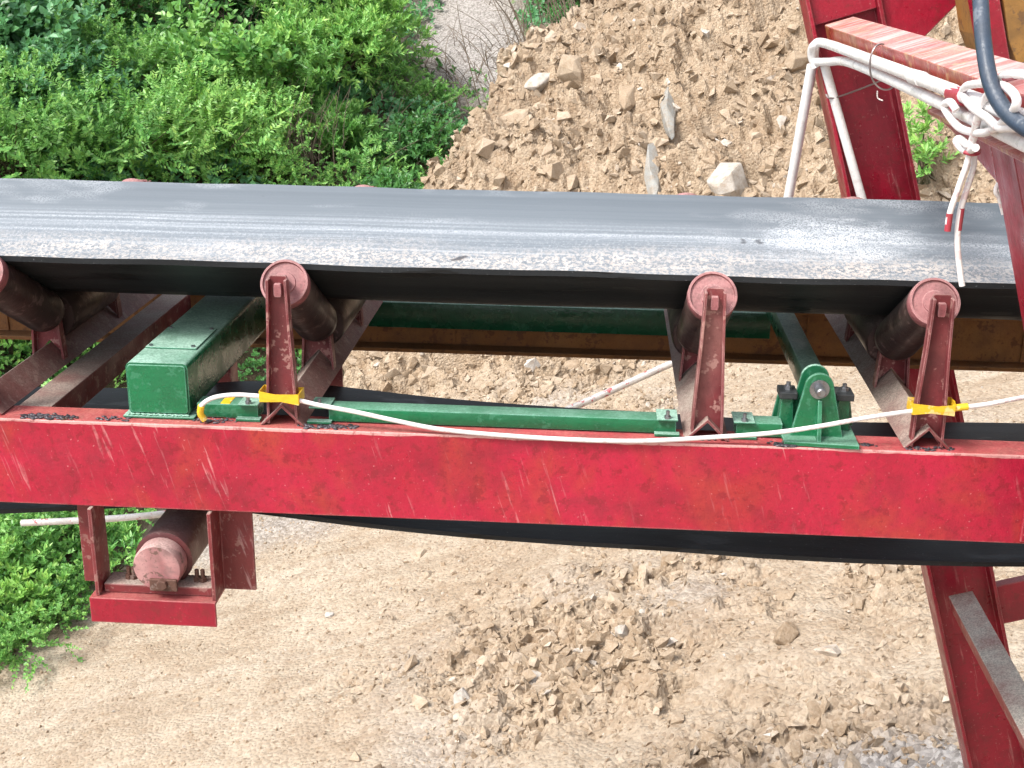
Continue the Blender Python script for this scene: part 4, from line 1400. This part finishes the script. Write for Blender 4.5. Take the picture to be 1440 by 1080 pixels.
def shrub(x, y, rad, h, kind, mat, n, seed, label, cat='shrub', group='shrubs on the green bank', scale=1.0):
    r = np.random.default_rng(seed)
    z = zat(x, y) - 0.03
    root = bpy.data.objects.new(cat.replace(' ', '_'), None)
    COL.objects.link(root)
    root.location = (x, y, z)
    tag(root, label, cat, group)
    c = np.array([x, y, z])
    # several lobes so that the outline is uneven
    k = 8
    lob = [(r.normal(0, .38, 3) * np.array([rad, rad, 0]) + np.array([0, 0, h * r.uniform(.12, .6)]), rad * r.uniform(.4, .7)) for _ in range(k)]
    P, D = [], []
    for j in range(k):
        m_ = n // k
        dr = unit(r.normal(size=(m_, 3)) + np.array([0, -0.25, .45]))
        rr_ = lob[j][1] * r.uniform(.45, 1.08, m_) ** .6
        p = lob[j][0] + dr * rr_[:, None] * np.array([1, 1, .8])
        P.append(p)
        D.append(unit(dr * .75 + np.array([0, 0, .75]) + r.normal(0, .35, (m_, 3))))
    # shoots rising above the mass
    m_ = max(6, n // 12)
    a = r.uniform(0, 2 * math.pi, m_)
    P.append(np.stack([np.cos(a) * rad * r.uniform(0, .7, m_), np.sin(a) * rad * r.uniform(0, .7, m_), h * r.uniform(.7, 1.05, m_)], 1))
    D.append(unit(np.array([0, 0, 1.0]) + r.normal(0, .35, (m_, 3))))
    P, D = np.concatenate(P), np.concatenate(D)
    P[:, 2] = np.maximum(P[:, 2], 0.05)
    gz = height(P[:, 0] + x, P[:, 1] + y, False) - z
    P[:, 2] = np.maximum(P[:, 2], gz + 0.05)
    v, q = sprigs(P, D, kind, r, scale)
    foliage_obj('foliage', v, q, mat, root)
    st = MB()
    for j in range(16):
        e = P[r.integers(len(P))]
        e = e * np.array([.8, .8, .75])
        st.tube([(e[0] * .1 + r.normal() * .04, e[1] * .1 + r.normal() * .04, -0.05), (e[0] * .5, e[1] * .5, e[2] * .55), tuple(e)], 0.014, 5, 3, 0.005)
    me = bpy.data.meshes.new('stems')
    me.from_pydata(st.v, [], st.f)
    me.materials.append(M['stem'])
    o = bpy.data.objects.new('stems', me)
    COL.objects.link(o)
    o.parent = root
    return root


SHRUBS = [
    # x, y, radius, height, leaf kind, material, sprigs, label
    (-7.9, 15.6, 1.2, 1.5, 'broad', 'leaf_cool', 420, 'broad-leaved bluish green bush in the top left corner'),
    (-9.3, 16.8, 1.4, 1.8, 'oval', 'leaf_mid', 420, 'mid green bush beyond the top left corner bush'),
    (-8.2, 18.3, 1.4, 1.9, 'broad', 'leaf_dark', 420, 'dark broad-leaved bush highest up at the top left'),
    (-6.6, 18.4, 1.3, 1.6, 'broad', 'leaf_cool', 400, 'cool green bush at the top edge left of the dry twigs'),
    (-8.1, 13.2, 1.2, 1.4, 'broad', 'leaf_cool', 400, 'large-leaved bush cut by the left edge of the picture'),
    (-6.5, 12.9, 0.8, 0.9, 'oval', 'leaf_cool', 340, 'small cool green bush low on the bank at left'),
    (-4.6, 14.0, 0.6, 0.7, 'fine', 'leaf_bright', 300, 'low bright fine-leaved bush at the belt line'),
    (-3.3, 14.3, 0.4, 0.35, 'oval', 'leaf_dark', 110, 'low bush at the belt line nearest the dirt heap'),
    (-6.9, 15.9, 1.1, 1.4, 'oval', 'leaf_dark', 420, 'deep green bush at the top edge, second from the left corner'),
    (-7.2, 13.6, 1.1, 1.3, 'broad', 'leaf_cool', 420, 'cool green large-leaved bush at the left edge above the belt'),
    (-6.8, 11.9, 1.0, 1.2, 'oval', 'leaf_mid', 420, 'mid green bush at the left edge touching the belt line'),
    (-6.2, 13.9, 1.0, 1.3, 'fine', 'leaf_mid', 460, 'fine-leaved bush right of the large-leaved bush at left'),
    (-5.9, 12.5, 0.9, 1.1, 'pinnate', 'leaf_mid', 380, 'feathery-leaved bush above the first roller top behind the belt'),
    (-5.7, 17.2, 1.2, 1.5, 'oval', 'leaf_dark', 420, 'dark bush at the top edge above the feathery bushes'),
    (-5.3, 15.3, 1.0, 1.3, 'broad', 'leaf_mid', 380, 'broad-leaved mid green bush in the middle of the green bank'),
    (-5.1, 13.6, 0.95, 1.2, 'pinnate', 'leaf_bright', 400, 'light feathery bush just behind the belt in the middle of the bank'),
    (-4.7, 18.6, 1.1, 1.6, 'broad', 'leaf_dark', 380, 'dark broad-leaved bush behind the dry twigs at top'),
    (-4.2, 16.6, 0.9, 1.7, 'lance', 'leaf_bright', 420, 'tall bright yellow-green bush with narrow leaves'),
    (-4.75, 14.9, 0.6, 1.0, 'pinnate', 'leaf_bright', 300, 'bright feathery bush below the tall narrow-leaved bush'),
    (-3.75, 17.6, 0.8, 1.9, 'lance', 'leaf_bright', 380, 'tall light green narrow-leaved bush nearest the grey scree'),
    (-3.85, 15.5, 0.6, 1.4, 'lance', 'leaf_mid', 320, 'upright green bush above the second roller top behind the belt'),
    (-3.0, 16.2, 0.5, 0.35, 'oval', 'leaf_dark', 110, 'low dark green bush in the hollow beside the dirt heap'),
    (-2.7, 17.6, 0.5, 0.4, 'fine', 'leaf_mid', 140, 'low fine-leaved bush in the hollow under the grey scree'),
    (-0.4, 20.6, 0.9, 1.3, 'lance', 'leaf_dark', 300, 'dark bush behind the crest of the dirt heap at top centre'),
    (-1.4, 22.0, 0.9, 1.2, 'lance', 'leaf_mid', 260, 'grassy bush behind the dry stalks above the heap'),
    (0.9, 20.4, 0.9, 1.2, 'lance', 'leaf_dark', 260, 'dark bush right of the dry stalks behind the heap'),
    (-6.1, 9.0, 0.8, 0.9, 'oval', 'leaf_bright', 340, 'bush seen under the belt at the left edge'),
    (-5.3, 9.4, 0.7, 0.8, 'fine', 'leaf_mid', 340, 'small bush seen beneath the cross members left of the green box'),
    (-5.7, 7.4, 0.7, 0.8, 'pinnate', 'leaf_mid', 300, 'fern-leaved plant below the red beam at the left edge'),
    (-5.25, 6.3, 0.5, 0.5, 'oval', 'leaf_mid', 320, 'leafy plant at lower left beside the red hanger'),
    (-5.0, 5.55, 0.4, 0.3, 'fine', 'leaf_mid', 230, 'lowest leafy plant at the left edge beside the dirt'),
    (-4.75, 6.05, 0.35, 0.35, 'fine', 'leaf_mid', 200, 'small plant at the edge of the dirt left of the red hanger'),
    (-5.1, 5.95, 0.35, 0.6, 'lance', 'leaf_bright', 90, 'wispy grass-like plant at lower left in front of the leafy plants'),
    (-4.62, 6.6, 0.3, 0.5, 'lance', 'leaf_mid', 70, 'wispy grass tuft right beside the left red hanger'),
    (-4.9, 7.0, 0.45, 0.45, 'fine', 'leaf_mid', 260, 'small leafy plant seen through the return roller hanger'),
    (-3.75, 11.2, 0.5, 0.6, 'oval', 'leaf_bright', 240, 'small bright bush seen under the belt beside the dirt'),
    (2.67, 9.95, 0.28, 0.55, 'lance', 'leaf_bright', 26, 'small sparse weed on the dirt right of the rear red post'),
]
for k, (x, y, rad, h, kind, mat, n, lab) in enumerate(SHRUBS):
    wd = rad < 0.3
    shrub(x, y, rad, h, kind, mat, n if wd else int(n * 1.35), 3000 + k, lab, 'weed' if wd else 'shrub', None if wd else 'shrubs on the green bank', (0.55 if y < 8 else 0.75) if y < 12 else (1.05 if kind in ('broad', 'oval') else 0.88))

# low growth over the whole bank
r = np.random.default_rng(77)
N = 85000
x_, y_ = r.uniform(-13, 3, N), r.uniform(4.5, 26, N)
rb, vg, hp = rubble_mask(x_, y_)
hl, hpz = macro(x_, y_)
scree = np.exp(-(((x_ + 2.1) / 1.35) ** 2 + ((y_ - 19.6) / 2.2) ** 2)) * 1.3
dens = vg * (1 - np.clip(scree, 0, 1)) * np.clip(0.75 + 0.8 * fbm(x_ * .9, y_ * .9, 55, 3), 0.05, 1)
keep = (r.random(N) < dens)
x_, y_ = x_[keep], y_[keep]
z_ = height(x_, y_)
ok, dist = in_view(x_, y_, z_, 90)
x_, y_, z_ = x_[ok], y_[ok], z_[ok]
lift = r.uniform(0, .42, len(x_)) * np.clip(fbm(x_ * 1.3, y_ * 1.3, 58, 2) + .6, 0, 1.2)
P = np.stack([x_, y_, z_ + lift], 1)
D = unit(np.array([0.15, -0.35, .9]) + r.normal(0, .45, P.shape))
near = y_ < 12
for kind, mat, sel in (('fine', 'leaf_mid', 0), ('oval', 'leaf_dark', 1), ('pinnate', 'leaf_mid', 2), ('broad', 'leaf_cool', 3), ('fine', 'leaf_bright', 4)):
    mk_ = (np.floor(_hash(np.floor(x_ * 1.1), np.floor(y_ * 1.1), 5) * 5).astype(int) == sel)
    mk_ &= r.random(len(x_)) < 0.8
    kd = {'broad': 'oval'}.get(kind, kind)
    v1, q1 = sprigs(P[mk_ & ~near], D[mk_ & ~near], kind, r, 0.85)
    v2, q2 = sprigs(P[mk_ & near], D[mk_ & near], kd, r, 0.5)
    v, q = np.concatenate([v1, v2]), np.concatenate([q1, q2 + len(v1)])
    o = foliage_obj('ground_cover', v, q, mat)
    o['kind'] = 'stuff'
    o['label'] = 'low green weeds covering the bank between the bushes'
    o['category'] = 'ground cover'
    print('cover', kind, mk_.sum())

# dry stalks and twigs
def stalks(label, pts, seed, nper, hgt, lean, rad=0.008, spread=.25):
    r = random.Random(seed)
    b = MB()
    for (x, y) in pts:
        for k in range(nper):
            px, py = x + r.gauss(0, spread), y + r.gauss(0, spread)
            z = zat(px, py) - .03
            L = hgt * r.uniform(.5, 1.15)
            lx, ly = lean * r.gauss(0, 1), lean * r.gauss(0, 1)
            p = [(px, py, z), (px + lx * .35 * L, py + ly * .35 * L, z + L * .55), (px + lx * L, py + ly * L, z + L * r.uniform(.75, 1))]
            b.tube(p, rad * r.uniform(.6, 1.2), 5, 3, rad * .3)
            for j in range(r.randint(0, 3)):
                tq = r.uniform(.4, .95)
                o0 = Vector(p[0]).lerp(Vector(p[2]), tq)
                b.tube([o0, o0 + Vector((r.gauss(0, .3), r.gauss(0, .2), r.uniform(.05, .4))) * L * .45], rad * .5, 4, 1, rad * .2)
    me = bpy.data.meshes.new('dry_stalks')
    me.from_pydata(b.v, [], b.f)
    me.materials.append(M['dry'])
    o = bpy.data.objects.new('dry_stalks', me)
    COL.objects.link(o)
    o['kind'] = 'stuff'
    o['label'] = label
    o['category'] = 'dry stalks'


stalks('bare dry stalks standing behind the crest of the dirt heap', [(-0.9, 15.4), (-1.1, 16.4), (-0.5, 16.8), (0.1, 17.2), (-0.3, 18.2), (-1.6, 17.8)], 3, 9, 1.9, .22, .011, .3)
stalks('brown dead brush in the hollow between bushes and dirt heap', [(-2.9, 17.3), (-2.3, 17.8), (-1.8, 17.2), (-3.2, 18.3), (-2.4, 18.8), (-1.6, 18.9), (-3.4, 19.4), (-2.9, 16.6)], 4, 26, .55, .8, .008, .35)
stalks('brown dead brush hanging through the green bushes', [(-4.6, 15.4), (-4.9, 16.6), (-4.35, 14.6), (-5.4, 16.6), (-4.25, 14.3), (-4.2, 14.9)], 5, 34, 1.15, .35, .009, .16)
stalks('dead brown twigs at the foot of the bushes beside the heap', [(-3.3, 15.2), (-3.1, 15.9), (-2.8, 16.4), (-3.4, 16.3), (-3.0, 14.8)], 6, 22, .5, .9, .008, .3)
